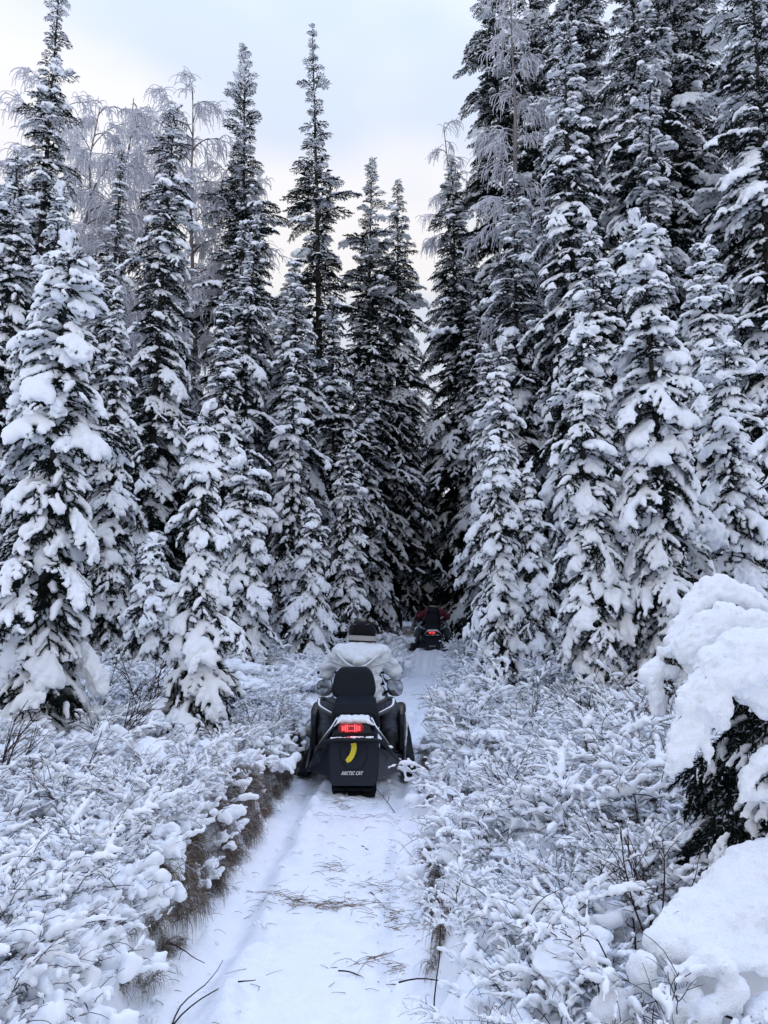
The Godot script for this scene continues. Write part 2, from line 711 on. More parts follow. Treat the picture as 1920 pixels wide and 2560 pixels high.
func make_bough(length: float, burden: int, frost: float, rich := 1.0) -> Array:
	var ls := bough_lines(length)
	var o := MB.new()
	var lo := Vector3.ZERO
	var hi := Vector3.ZERO
	var fat: float = [1.0, 1.25, 1.55][0 if length < 0.8 else (1 if length < 1.2 else 2)]
	for e in ls:
		var pts: PackedVector3Array = e[0]
		for p in pts:
			lo = lo.min(p)
			hi = hi.max(p)
		var rr := PackedFloat32Array()
		for k in pts.size():
			var f := float(k) / (pts.size() - 1)
			rr.append((lerpf(0.013, 0.005, f) if e[1] == 0 else lerpf(0.006, 0.003, f)) * fat)
		o.tube(pts, rr, 3, Color(0.022, 0.024, 0.022), false)
		brush(o, pts, 330.0 / fat, 0.028 * fat, 0.009 * fat, frost)
	# snow: heavy boughs carry one melted pad with finger ends, lighter ones broken strips along the twigs
	var pad := Vector3.ONE * 0.14
	var cell: float = [0.0145, 0.016, 0.0175][burden] * (1.25 if length > 1.2 else 1.0)
	var s := Soft.new(lo - pad, hi + pad, cell, 1.75)
	var covered := true
	for e in ls:
		var pts: PackedVector3Array = e[0]
		var kind: int = e[1]
		var m := pts.size() - 1
		if burden == 2:
			if kind == 0:
				for k in m:
					if k > 0 and rng.randf() < 0.68:
						var w := r(0.032, 0.07) * minf(1.0, 0.5 + length * 0.5) * (1.0 if k < m - 1 else 0.7)
						s.cap(pts[k] + Vector3(0, w * 0.8, 0), pts[k + 1] + Vector3(0, w * 0.7, 0), w, w * 0.9)
			elif kind == 1 and rng.randf() < 0.62:
				s.path(pts, r(0.034, 0.048), r(0.018, 0.027), Vector3(0, 0.026, 0))
			elif kind == 2 and rng.randf() < 0.34:
				s.path(pts, r(0.018, 0.03), r(0.012, 0.018), Vector3(0, 0.018, 0))
		else:
			var chance: float = [0.29, 0.5][burden] * rich
			var f: float = [0.8, 1.1][burden] * (1.25 if length > 1.2 else 1.0) * (0.75 + 0.3 * rich)
			if kind == 0:
				for k in m:
					if k > 0 and lump.get_noise_2d(k * 0.45, lo.x * 90.0 + hi.z * 50.0) + chance > 0.35:
						var w := r(0.018, 0.038) * f
						s.cap(pts[k] + Vector3(0, w * 0.8, 0), pts[k + 1] + Vector3(0, w * 0.7, 0), w, w * r(0.7, 1.0))
			else:
				if kind == 1:
					covered = rng.randf() < chance
				if not covered or rng.randf() < 0.15:
					continue
				var j := 1 if rng.randf() < 0.4 else 0
				var w := r(0.016, 0.029) * f * (1.0 if kind == 1 else 0.75)
				for k in range(j, m):
					s.cap(pts[k] + Vector3(0, w * 0.75, 0), pts[k + 1] + Vector3(0, w * 0.75, 0), w, w * r(0.65, 0.95))
	var sn := s.extract()
	roughen(sn, 9.0, 0.006, 26.0, 0.0035)
	return [o.mesh(), sn.mesh()]


func roughen(o: MB, f1: float, a1: float, f2: float, a2: float) -> void:
	for k in o.v.size():
		var p := o.v[k]
		o.v[k] = p + o.n[k] * (a1 * lump.get_noise_3dv(p * f1) * 1.6 + a2 * lump.get_noise_3dv(p * f2 + Vector3.ONE * 7.0) * 1.6)
	if o.v.size():
		o.renormal()


func bough(size: int, burden: int) -> Array:
	var key := size * 10 + burden
	if not boughs.has(key):
		var set_ := []
		var count: int = [4, 5, 4][size]
		for k in count:
			set_.append(make_bough([0.45, 0.9, 1.6][size] * r(0.9, 1.1), burden, [0.02, 0.035, 0.035][burden], [1.5, 0.35, 1.2, 0.6, 1.0][k]))
		boughs[key] = set_
	return boughs[key]


func make_clumps() -> void:
	for k in 7:
		var s := Soft.new(Vector3(-0.75, -0.75, -0.75), Vector3(0.75, 0.75, 0.75), 0.045, 1.6)
		var a := Vector3(-0.3, 0, 0)
		var n := rng.randi_range(3, 5)
		for j in n:
			var b := a + Vector3(r(0.12, 0.28), r(-0.22, 0.08), r(-0.2, 0.2))
			s.cap(a, b, r(0.18, 0.3), r(0.18, 0.28))
			a = b
		for j in 4:
			var q := Vector3(r(-0.35, 0.35), r(-0.3, -0.1), r(-0.3, 0.3))
			s.cap(q, q + Vector3(r(-0.08, 0.12), r(-0.22, -0.1), r(-0.08, 0.08)), r(0.1, 0.15), r(0.06, 0.1))
		for j in 6:
			var q := Vector3(r(-0.4, 0.45), r(-0.1, 0.16), r(-0.32, 0.32))
			s.cap(q, q + Vector3(r(-0.1, 0.1), 0.0, r(-0.1, 0.1)), r(0.08, 0.16), r(0.08, 0.14))
		var o := s.extract()
		roughen(o, 2.6, 0.05, 8.0, 0.022)
		clumps.append(o.mesh())


# ---------------------------------------------------------------- trees
# d: x, z, height, crown radius, load (0 light, 1 half, 2 heavy), bough size class, lean x, seed, label, group of looks
func spruce(called: String, label: String, x: float, z: float, top: float, rad: float, burden: float, seed_: int, near := false, slim := 0.7, thick := 1.0, gap_at := -1.0) -> Node3D:
	rng.seed = seed_ * 7919 + 11
	var base := land(x, z) - 0.1
	var h := top - base
	var t := thing(called, label, "tree", Vector3(x, base, z), r(0, TAU))
	t.rotation = Vector3(r(-0.025, 0.025), t.rotation.y, r(-0.025, 0.025))
	var tr := MB.new()
	var pts := PackedVector3Array()
	var rr := PackedFloat32Array()
	var bend := Vector3(r(-0.05, 0.05), 0, r(-0.05, 0.05))
	for k in 13:
		var f := k / 12.0
		pts.append(Vector3(0, h * f, 0) + bend * sin(f * 3.0) * h * 0.2)
		rr.append(lerpf(0.016 * h * 0.55 + 0.03, 0.006, pow(f, 0.8)))
	tr.tube(pts, rr, 8)
	obj("trunk", tr.mesh(), M.bark, t)
	var put := {}
	var puffs := []
	var inner := MB.new()
	var y := h * (0.05 if h < 8.0 else 0.09)
	var step := clampf(0.055 * pow(h, 0.55), 0.09, 0.3) / thick * 1.08
	while y < h - 0.12:
		var f := 1.0 - y / h
		var reach := rad * minf(1.0, pow(f * 1.18 + (0.07 if near else 0.02), slim)) * (0.92 + 0.30 * lump.get_noise_2d(y * 1.5 / maxf(rad, 0.4), seed_ * 17.0) + 0.22 * lump.get_noise_2d(y * 5.0 / maxf(rad, 0.4), seed_ * 29.0))
		if f > 0.85:
			reach *= lerpf(1.0, 0.8, (f - 0.85) / 0.15)
		var cnt := rng.randi_range(4, 5) if f > 0.15 else rng.randi_range(3, 4)
		# dead inner twigs and old needles that fill the crown round the trunk
		var stem_at := sample(pts, y / h)
		for k in 12:
			var ia := rng.randf() * TAU
			var ir := reach * r(0.02, 0.42)
			var c0 := stem_at + Vector3(cos(ia) * ir, r(-0.15, 0.15), sin(ia) * ir)
			var out_ := Vector3(cos(ia), r(-0.7, 0.3), sin(ia)) * clampf(reach * r(0.12, 0.3), 0.05, 0.3)
			var wd := Vector3(r(-1, 1), r(-1, 1), r(-1, 1)).normalized() * out_.length() * r(0.25, 0.5)
			inner.tri(c0 - wd, c0 + wd, c0 + out_, needle_col(0.0))
		var a0 := rng.randf() * TAU
		for k in cnt:
			var az := a0 + TAU * k / cnt + r(-0.45, 0.45)
			var l := maxf(0.12, reach * r(0.55, 1.3))
			var size := 0 if l < 0.5 else (1 if l < 1.15 else 2)
			var el := lerpf(-0.52 if burden > 1.0 else -0.36, 0.5, pow(1.0 - f, 3.0)) + r(-0.22, 0.22)
			if burden < 0.5:
				el += 0.12 + 0.35 * pow(1.0 - f, 2.0)
			var ld := int(burden) if rng.randf() > burden - floorf(burden) else int(ceil(burden))
			if rng.randf() < 0.13:
				ld = maxi(0, ld - 1)
			var sc: float = l / [0.42, 0.82, 1.42][size]
			var thin: float = maxf(sc, 0.75)
			var vs := bough(size, ld)
			var which := rng.randi_range(0, vs.size() - 1)
			var b := Basis(Vector3.UP, az) * Basis(Vector3.BACK, el) * Basis(Vector3.RIGHT, r(-0.25, 0.25)) * Basis.from_scale(Vector3(sc, thin, lerpf(sc, thin, 0.6)))
			var key := [size, ld, which]
			if not put.has(key):
				put[key] = []
			var at := sample(pts, y / h)
			put[key].append(Transform3D(b, at))
			# pillows of snow caught toward the bough ends
			var ch: float = [0.016, 0.075, 0.15][ld] * (1.6 if near else 1.0) * (1.5 if near and burden > 1.75 else 1.0)
			if rng.randf() < ch and l > 0.14:
				var out := Basis(Vector3.UP, az) * Vector3(l * r(0.4, 0.85), l * (sin(el) - 0.22) + 0.04, 0)
				var sz := clampf(l * r(0.34, 0.62), 0.1, 0.42) * (1.0 if near else 0.9)
				puffs.append(Transform3D(Basis(Vector3.UP, az + r(-0.4, 0.4)) * Basis(Vector3.BACK, el - r(0.25, 0.6)) * Basis.from_scale(Vector3(sz * r(0.9, 1.35), sz * r(0.6, 1.0), sz * r(0.8, 1.1))), at + out))
		y += step * r(0.75, 1.25)
	if near:
		# blunt tip capped with balls of snow
		for k in 5:
			var az := k * 1.3 + r(-0.3, 0.3)
			var sz := r(0.2, 0.38) * (0.6 + 0.25 * burden) * clampf(rad * 1.2, 0.5, 0.9)
			puffs.append(Transform3D(Basis(Vector3.UP, az) * Basis(Vector3.BACK, r(-0.7, 0.1)) * Basis.from_scale(Vector3(sz * r(0.9, 1.3), sz * r(0.8, 1.05), sz)), Vector3(cos(az) * rad * r(0.08, 0.34), h - r(0.08, 0.55), -sin(az) * rad * r(0.08, 0.34))))
	# the leader and its shoots
	for k in 4:
		var vs := bough(0, 0 if burden < 1.2 else 1)
		var b := Basis(Vector3.UP, k * 1.7) * Basis(Vector3.BACK, 1.52 if k == 0 else r(0.55, 0.95)) * Basis.from_scale(Vector3.ONE * (r(0.5, 0.7) if k == 0 else r(0.28, 0.42)))
		var key := [0, 0 if burden < 1.2 else 1, k % vs.size()]
		if not put.has(key):
			put[key] = []
		put[key].append(Transform3D(b, Vector3(bend.x * 0.03, h - 0.16, bend.z * 0.03)))
	var inn := obj("inner_twigs", inner.mesh(), M.needles, t)
	inn.set_meta("kind", "stuff")
	for key in put:
		var vs := bough(key[0], key[1])
		many("crown", vs[key[2]][0], M.needles, put[key], t)
		many("snow_cover", vs[key[2]][1], M.snow, put[key], t)
	if near:
		for q in puffs:
			obj("snow_clump", clumps[rng.randi_range(0, clumps.size() - 1)], M.snow, t).transform = q
	else:
		var by := {}
		for q in puffs:
			var w := rng.randi_range(0, 2)
			if not by.has(w):
				by[w] = []
			by[w].append(q)
		for w in by:
			many("snow_clumps", clumps[w + rng.randi_range(0, 3)], M.snow, by[w], t)
	return t


# a weeping birch furred with hoar frost
func birch_meshes(h: float, spread: float) -> Array:
	var wood := MB.new()
	var ice := MB.new()
	var tp := PackedVector3Array()
	var tr := PackedFloat32Array()
	var lean := Vector3(r(-0.12, 0.12), 0, r(-0.12, 0.12))
	for k in 11:
		var f := k / 10.0
		tp.append(Vector3(0, h * f, 0) + lean * h * f * f * 0.5 + Vector3(lump.get_noise_1d(f * 9.0), 0, lump.get_noise_1d(f * 9.0 + 50.0)) * 0.4 * f)
		tr.append(lerpf(0.008 * h + 0.015, 0.012, f))
	wood.tube(tp, tr, 7, Color(0.2, 0.18, 0.18))
	var limbs := int(h * 2.3)
	for k in limbs:
		var f := lerpf(0.28, 0.99, (k + rng.randf()) / limbs)
		var az := rng.randf() * TAU
		var l := spread * lerpf(1.0, 0.35, pow((f - 0.28) / 0.72, 1.5)) * r(0.7, 1.25)
		var lp := arc(sample(tp, f), az, r(0.75, 1.2), l, 9, r(0.12, 0.2))
		wood.tube(lp, taper(lp.size(), 0.013 + 0.006 * l, 0.004), 4, Color(0.1, 0.085, 0.085), false)
		ice.tube(shifted(lp, 0.012), taper(lp.size(), 0.012, 0.007), 3, Color.WHITE, false)
		for j in int(l * 9.0):
			var f2 := r(0.2, 1.0)
			var sp := arc(sample(lp, f2), az + r(-1.3, 1.3), r(-0.3, 0.5), l * r(0.22, 0.45), 6, r(0.22, 0.42))
			wood.tube(sp, taper(sp.size(), 0.007, 0.003), 3, Color(0.09, 0.075, 0.078), false)
			ice.tube(shifted(sp, 0.008), taper(sp.size(), 0.015, 0.011), 3, Color.WHITE, false)
			for q in 6:
				var wp := arc(sample(sp, r(0.25, 1.0)), az + r(-1.6, 1.6), r(-0.9, 0.3), r(0.25, 0.65), 4, r(0.2, 0.42))
				wood.tube(wp, taper(wp.size(), 0.004, 0.002), 3, Color(0.1, 0.08, 0.085), false)
				ice.tube(shifted(wp, 0.005), taper(wp.size(), 0.014, 0.009), 3, Color.WHITE, false)
	return [wood.mesh(), ice.mesh()]


func arc(at: Vector3, az: float, el: float, l: float, m: int, droop: float, wild := 1.0) -> PackedVector3Array:
	var pts := PackedVector3Array([at])
	var p := at
	for k in m:
		p += Vector3(cos(el) * cos(az), sin(el), cos(el) * sin(az)) * (l / m)
		pts.append(p)
		el = maxf(el - droop * 1.3, -1.45) + r(-0.08, 0.08) * wild
		az += r(-0.14, 0.14) * wild
	return pts


func taper(m: int, a: float, b: float) -> PackedFloat32Array:
	var o := PackedFloat32Array()
	for k in m:
		o.append(lerpf(a, b, float(k) / (m - 1)))
	return o


func shifted(pts: PackedVector3Array, up: float) -> PackedVector3Array:
	var o := PackedVector3Array()
	for p in pts:
		o.append(p + Vector3(0, up, 0))
	return o


# ---------------------------------------------------------------- undergrowth
# kind 0: arching shrub with snow lying along its twigs; 1: low shrub buried in pillows; 2: bare upright twigs
func shrub_meshes(kind: int) -> Array:
	var wood := MB.new()
	var runs := []
	var n: int = [9, 8, 5][kind]
	for k in n:
		var az := rng.randf() * TAU
		var l: float = r(0.32, 0.78) * [1.0, 0.8, 0.95][kind]
		var st := arc(Vector3(r(-0.08, 0.08), -0.08, r(-0.08, 0.08)), az, r(0.95, 1.45) if kind != 1 else r(0.6, 1.2), l, 8, [r(0.1, 0.24), r(0.12, 0.26), r(0.01, 0.06)][kind], 2.2)
		var col := Color(0.045, 0.03, 0.026) * r(0.6, 1.5)
		wood.tube(st, taper(9, 0.0055, 0.0022), 4, col, false)
		runs.append([st, 1.0])
		for j in rng.randi_range(5, 10):
			var f := r(0.3, 1.0)
			var tw := arc(sample(st, f), az + r(-1.2, 1.2), r(0.2, 1.1), r(0.1, 0.32), 5, r(0.0, 0.26) if kind != 2 else r(-0.05, 0.06), 2.0)
			wood.tube(tw, taper(6, 0.003, 0.0014), 3, col, false)
			runs.append([tw, 0.75])
			if rng.randf() < 0.6:
				var t2 := arc(sample(tw, r(0.3, 0.8)), az + r(-1.5, 1.5), r(0.1, 1.0), r(0.06, 0.15), 3, r(0.0, 0.15))
				wood.tube(t2, taper(4, 0.002, 0.0012), 3, col, false)
				runs.append([t2, 0.6])
	var lo := Vector3.ONE * 9.0
	var hi := -lo
	for e in runs:
		for p in e[0]:
			lo = lo.min(p - Vector3.ONE * 0.12)
			hi = hi.max(p + Vector3.ONE * 0.12)
	var s := Soft.new(lo, hi, 0.0125 if kind == 0 else 0.014, 1.65)
	for e in runs:
		var pts: PackedVector3Array = e[0]
		var on: bool = rng.randf() < [0.92, 0.9, 0.25][kind]
		for k in pts.size() - 1:
			if rng.randf() < (0.13 if kind == 0 else 0.22):
				on = not on
			var d := (pts[k + 1] - pts[k]).normalized()
			if not on or absf(d.y) > 0.86 or (k == 0 and e[1] == 1.0) or (k == pts.size() - 2 and rng.randf() < 0.6):
				continue
			var w: float = lerpf(0.0095, 0.0265, pow(rng.randf(), 1.6)) * e[1] if kind != 1 else r(0.014, 0.036) * e[1]
			w *= 1.15 - 0.4 * absf(d.y)
			var up := Vector3(0, w * 0.75, 0)
			s.cap(pts[k] + up, pts[k + 1] + up, w, w * r(0.75, 1.05))
			if kind == 1 and rng.randf() < 0.14:
				var c2 := pts[k] + Vector3(r(-0.06, 0.06), w, r(-0.06, 0.06))
				s.cap(c2, c2 + Vector3(r(-0.07, 0.07), r(-0.04, 0.02), r(-0.07, 0.07)), r(0.035, 0.06), r(0.03, 0.05))
	var sn := s.extract()
	roughen(sn, 14.0, 0.0045, 40.0, 0.002)
	return [wood.mesh(), sn.mesh()]


func tuft_mesh(blades: int, tall: float, fall: float, one_way := false) -> ArrayMesh:
	var o := MB.new()
	for k in blades:
		var az := rng.randfn() * 0.9 if one_way else rng.randf() * TAU
		var l := tall * r(0.5, 1.25)
		var pts := arc(Vector3(r(-0.04, 0.04), -0.03, r(-0.09, 0.09)), az, r(0.1, 1.3), l, 5, fall * r(0.5, 1.5), 1.6)
		var g := r(0.6, 1.4)
		var col := Color(0.15 * g, 0.105 * g, 0.068 * g).lerp(Color(0.075, 0.066, 0.06), rng.randf() * 0.7)
		if rng.randf() < 0.22:
			col = Color(0.30, 0.225, 0.14) * r(0.7, 1.1)
		if rng.randf() < 0.12:
			col = Color(0.5, 0.52, 0.56)
		o.tube(pts, taper(6, 0.0022, 0.0007), 3, col, false)
	return o.mesh()


func stick_mesh(l: float, forks: int, thick: float) -> ArrayMesh:
	var o := MB.new()
	var m := arc(Vector3.ZERO, 0.0, 0.0, l, 8, 0.0)
	for k in m.size():
		m[k].y = 0.01 + 0.02 * l * sin(k * 0.8)
		m[k].z += 0.04 * l * sin(k * 0.5 + l * 9.0)
	o.tube(m, taper(m.size(), thick, thick * 0.4), 5, Color(0.035, 0.026, 0.022))
	for j in forks:
		var b := arc(sample(m, r(0.3, 0.8)), (1.0 if j % 2 == 0 else -1.0) * r(0.4, 0.8), r(0.0, 0.4), l * r(0.2, 0.45), 4, 0.05)
		o.tube(b, taper(5, thick * 0.5, thick * 0.25), 4, Color(0.04, 0.028, 0.024))
	return o.mesh()


func on_land(x: float, z: float, yaw: float, sc := Vector3.ONE, lift := 0.0, tilt := Vector2.ZERO) -> Transform3D:
	return Transform3D(Basis(Vector3.UP, yaw) * Basis(Vector3.RIGHT, tilt.x) * Basis(Vector3.BACK, tilt.y) * Basis.from_scale(sc), Vector3(x, land(x, z) + lift, z))


func make_undergrowth() -> void:
	rng.seed = 4242
	var arch := []
	for k in 6:
		arch.append(shrub_meshes(0))
	var low := []
	for k in 4:
		low.append(shrub_meshes(1))
	var bare := []
	for k in 3:
		bare.append(shrub_meshes(2))
	var named := SHRUBS.duplicate()
	for e in named:
		var set_: Array = [arch, low, bare][e[4]]
		var v: Array = set_[e[5] % set_.size()]
		var t := thing("snowy_shrub" if e[4] != 2 else "bare_twig_shrub", e[0], "shrub", Vector3(e[1], land(e[1], e[2]), e[2]), e[5] * 1.7)
		t.scale = Vector3.ONE * e[3]
		obj("stems", v[0], M.twig, t)
		if e[4] != 2:
			obj("snow_cover", v[1], M.snow, t)
	# the ground cover that nobody could count
	var put := {}
	var pil := {}
	for d_ in 1750:
		var d := 2.1 + (15.5 * pow(rng.randf(), 0.8) if d_ > 380 else -0.4 + 3.4 * rng.randf())
		var side := -1.0 if rng.randf() < 0.48 else 1.0
		var u := side * (0.66 + (0.62 * d + 0.3) * pow(rng.randf(), 0.9))
		var x := u + trail_x(-d)
		if absf(x) > 0.55 * d + 0.35 or (x > 0.82 and d < 3.2) or (d > 8.5 and rng.randf() < 0.5):
			continue
		var a := absf(u)
		var kind := 1 if rng.randf() < (0.4 if side < 0.0 else 0.2) else 0
		if rng.randf() < (0.08 if side < 0.0 else 0.13):
			kind = 2
		var sc := r(0.55, 0.95) * (0.8 if d < 4.2 else 1.0) * (1.0 + 0.5 * smoothstep(4.5, 9.0, d)) * (0.62 if a < 0.85 else (0.85 if a < 1.2 else 1.0)) * (0.8 if kind == 0 and side < 0.0 else 1.0)
		var n: int = [6, 4, 3][kind]
		var key := [kind, rng.randi_range(0, n - 1)]
		if not put.has(key):
			put[key] = []
		put[key].append(on_land(x, -d, rng.randf() * TAU, Vector3(sc, sc * r(0.8, 1.1), sc), -0.02))
	for k in 700:
		var d := 2.0 + 13.0 * pow(rng.randf(), 0.75)
		var side := -1.0 if rng.randf() < 0.47 else 1.0
		var u := side * (0.64 + (0.55 * d) * rng.randf())
		var x := u + trail_x(-d)
		if absf(x) > 0.58 * d + 0.5:
			continue
		if x > 0.75 and d < 3.4:
			continue
		var a := absf(u)
		var s0 := (0.45 if d < 4.6 else (0.7 if d < 6.5 else 1.0)) * lerpf(0.14, 0.42 if side < 0.0 else 0.4, pow(rng.randf(), 2.0))
		if a < 0.8:
			s0 *= 0.55
		var w := rng.randi_range(0, clumps.size() - 1)
		if not pil.has(w):
			pil[w] = []
		pil[w].append(on_land(x, -d, rng.randf() * TAU, Vector3(s0 * r(1.0, 1.6), s0 * r(0.35, 0.6), s0 * r(0.9, 1.4)), r(0.0, 0.26) if side < 0.0 else r(0.0, 0.16), Vector2(r(-0.2, 0.2), r(-0.2, 0.2))))
	# snowy sprays that overhang the grass on the left edge
	for k in 100:
		var d := r(1.9, 7.6) if k > 22 else r(1.9, 2.9)
		var u := r(-1.0, -0.78) if k > 22 else r(-1.1, -0.68)
		var key := [1 if rng.randf() < 0.45 else 0, rng.randi_range(0, 3)]
		if not put.has(key):
			put[key] = []
		put[key].append(on_land(u + trail_x(-d), -d, rng.randf() * TAU, Vector3.ONE * r(0.42, 0.68), r(0.02, 0.1)))
	for key in put:
		var v: Array = [arch, low, bare][key[0]][key[1]]
		many("undergrowth", v[0], M.twig, put[key])
		many("undergrowth_snow", v[1], M.snow, put[key])
	for w in pil:
		many("snow_pillows", clumps[w], M.snow, pil[w])
	# dead grass hanging over both edges of the trail
	var tufts := []
	for k in 5:
		tufts.append(tuft_mesh(60, 0.22, 0.5, true))
	var gr := [[], [], [], [], []]
	for k in 430:
		var d := r(3.1, 7.6)
		var u := -0.57 - 0.17 * rng.randf()
		if lump.get_noise_2d(d * 2.2, 77.0) < -0.62 + (0.5 if d < 3.6 else 0.0):
			continue
		gr[rng.randi_range(0, 4)].append(on_land(u + trail_x(-d), -d, r(-0.5, 0.5), Vector3(r(0.4, 0.8), r(0.4, 1.0), r(0.6, 1.3)) * (0.9 if d > 3.6 and d < 5.6 else 0.65), r(-0.02, 0.06)))
	for k in 130:
		var d := r(2.3, 12.0)
		var u := 0.60 + 0.08 * rng.randf()
		if lump.get_noise_2d(d * 2.4, 177.0) < 0.0:
			continue
		gr[rng.randi_range(0, 4)].append(on_land(u + trail_x(-d), -d, PI + r(-0.6, 0.6), Vector3.ONE * r(0.35, 0.65), r(-0.01, 0.03)))
	for k in 5:
		many("dead_grass", tufts[k], M.grass, gr[k])
	# crumbs of broken snow along the ruts and the cut edges
	var crumb := [[], []]
	for k in 420:
		var d := 2.3 + 11.0 * pow(rng.randf(), 1.3)
		var u: float = [-0.5, -0.25, -0.42, 0.36, 0.5][rng.randi_range(0, 4)] + rng.randfn() * 0.05
		var cs := lerpf(0.012, 0.06, pow(rng.randf(), 3.0))
		crumb[k % 2].append(on_land(u + trail_x(-d), -d, rng.randf() * TAU, Vector3(cs, cs * r(0.6, 1.0), cs * r(0.7, 1.2)), cs * 0.08))
	for k in 2:
		many("snow_crumbs", clumps[k + 2], M.snow, crumb[k])
	# grass scraps lying on the packed snow
	var scrap := MB.new()
	for k in 140:
		var d := 2.3 + 6.0 * pow(rng.randf(), 1.2)
		var u := r(-0.5, 0.45)
		var p := Vector3(u + trail_x(-d), 0, -d)
		p.y = land(p.x, p.z) + 0.004
		_scrap(scrap, p, r(0.02, 0.09))
	for cl in [[-0.42, 4.05, 90, 0.16, 0.03], [-0.02, 3.95, 60, 0.2, 0.05], [-0.25, 4.0, 60, 0.25, 0.02], [-0.05, 4.3, 45, 0.14, 0.05], [0.0, 3.4, 45, 0.05, 0.04], [-0.3, 4.6, 26, 0.05, 0.08], [-0.33, 5.9, 40, 0.1, 0.05], [-0.2, 5.55, 26, 0.18, 0.04], [0.05, 3.8, 30, 0.12, 0.04]]:
		for k in cl[2]:
			var p := Vector3(cl[0] + rng.randfn() * cl[3], 0, -cl[1] + rng.randfn() * cl[4])
			p.y = land(p.x, p.z) + r(0.002, 0.014)
			_scrap(scrap, p, r(0.03, 0.12))
	var sc_o := obj("grass_scraps", scrap.mesh(), M.grass)
	sc_o.set_meta("kind", "stuff")
	tag(sc_o, "scattered straw coloured grass scraps lying on the packed trail", "grass")
	for e in STICKS:
		rng.seed = int(e[6])
		var o := obj(e[7], stick_mesh(e[4], e[5], 0.0034), M.twig)
		o.transform = on_land(e[1], e[2], e[3], Vector3.ONE, e[8] if e.size() > 8 else 0.004, Vector2(0, e[9] if e.size() > 9 else 0.0))
		tag(o, e[0], "stick")


func _scrap(o: MB, p: Vector3, l: float) -> void:
	var az := r(-0.6, 0.6) + (PI if rng.randf() < 0.5 else 0.0)
	if rng.randf() < 0.3:
		az = rng.randf() * TAU
	var g := r(0.6, 1.5)
	o.tube(arc(p, az, r(-0.05, 0.35), l, 3, r(0.0, 0.3)), taper(4, 0.0016, 0.0008), 3, Color(0.21 * g, 0.15 * g, 0.09 * g), false)


func soft_from(paths: Array, cell: float, blend: float) -> MB:
	var lo := Vector3.ONE * 99.0
	var hi := -lo
	for p in paths:
		for q in p:
			lo = lo.min(Vector3(q[0], q[1], q[2]) - Vector3.ONE * (q[3] * blend + 0.02))
			hi = hi.max(Vector3(q[0], q[1], q[2]) + Vector3.ONE * (q[3] * blend + 0.02))
	var s := Soft.new(lo, hi, cell, blend)
	for p in paths:
		for k in p.size() - 1:
			s.cap(Vector3(p[k][0], p[k][1], p[k][2]), Vector3(p[k + 1][0], p[k + 1][1], p[k + 1][2]), p[k][3], p[k + 1][3])
	return s.extract()


func make_near_snow() -> void:
	rng.seed = 99
	var t := thing("young_spruce", "young spruce at the right edge bowed under thick rounded pillows of snow", "tree", Vector3(1.62, 0.2, -3.25))
	var st := MB.new()
	st.tube(PackedVector3Array([Vector3(0.2, -0.3, 0), Vector3(0.17, 0.5, 0.02), Vector3(0.1, 1.1, 0.0), Vector3(-0.05, 1.36, -0.1)]), PackedFloat32Array([0.035, 0.028, 0.018, 0.008]), 7)
	obj("trunk", st.mesh(), M.bark, t)
	var tr := []
	for k in 34:
		var y := r(0.3, 1.1)
		var az := r(1.5, 4.9) if k < 26 else rng.randf() * TAU
		tr.append(Transform3D(Basis(Vector3.UP, az) * Basis(Vector3.BACK, r(-0.6, 0.0)) * Basis.from_scale(Vector3.ONE * r(0.5, 0.8)), Vector3(0.15, y, 0.0)))
	for k in 3:
		var b := make_bough(0.9, 0, 0.12)
		var mine := []
		for j in range(k, tr.size(), 3):
			mine.append(tr[j])
		many("crown", b[0], M.needles, mine, t)
		var some := []
		for j in range(0, mine.size(), 2):
			some.append(mine[j])
		many("snow_cover", b[1], M.snow, some, t)
	for part in PADS:
		var o := soft_from(part, 0.0105, 1.6)
		roughen(o, 16.0, 0.006, 45.0, 0.0035)
		roughen(o, 7.0, 0.010, 28.0, 0.004)
		obj("snow_pillow", o.mesh(), M.near_snow, t)
	t = thing("snow_buried_bush", "smooth snow mound over a buried bush in the bottom right corner", "bush", Vector3(1.05, 0.2, -2.55))
	var o := soft_from(MOUND, 0.0115, 1.6)
	roughen(o, 15.0, 0.005, 40.0, 0.003)
	roughen(o, 6.0, 0.010, 26.0, 0.004)
	obj("snow_pillow", o.mesh(), M.near_snow, t)
	var tw := []
	for k in 7:
		tw.append([r(-0.25, 0.4), r(-0.1, 0.15)])
	var sm := shrub_meshes(2)
	var so := obj("stems", sm[0], M.twig, t)
	so.position = Vector3(-0.05, -0.1, 0.08)
	so.scale = Vector3.ONE * 0.6
	for q in [[-0.16, 0.1, 0.12, 0.4, 0.3], [0.0, 0.12, 0.16, 2.6, 0.4]]:
		var b := make_bough(0.45, 0, 0.2)
		var bo := obj("needle_sprig", b[0], M.needles, t)
		bo.transform = Transform3D(Basis(Vector3.UP, q[3]) * Basis.from_scale(Vector3.ONE * q[4]), Vector3(q[0], q[1], q[2]))


# ---------------------------------------------------------------- snowmobile
func pts3(a: Array) -> PackedVector3Array:
	var o := PackedVector3Array()
	for q in a:
		o.append(Vector3(q[0], q[1], q[2]))
	return o


func smooth_path(a: PackedVector3Array, per := 5) -> PackedVector3Array:
	var o := PackedVector3Array()
	for k in a.size() - 1:
		for j in per:
			o.append(a[k].cubic_interpolate(a[k + 1], a[maxi(k - 1, 0)], a[mini(k + 2, a.size() - 1)], float(j) / per))
	o.append(a[a.size() - 1])
	return o


func pipe(called: String, a: Array, rad: float, m: Material, parent: Node3D) -> MeshInstance3D:
	var o := MB.new()
	var p := smooth_path(pts3(a))
	o.tube(p, taper(p.size(), rad, rad), 10)
	return obj(called, o.mesh(), m, parent)


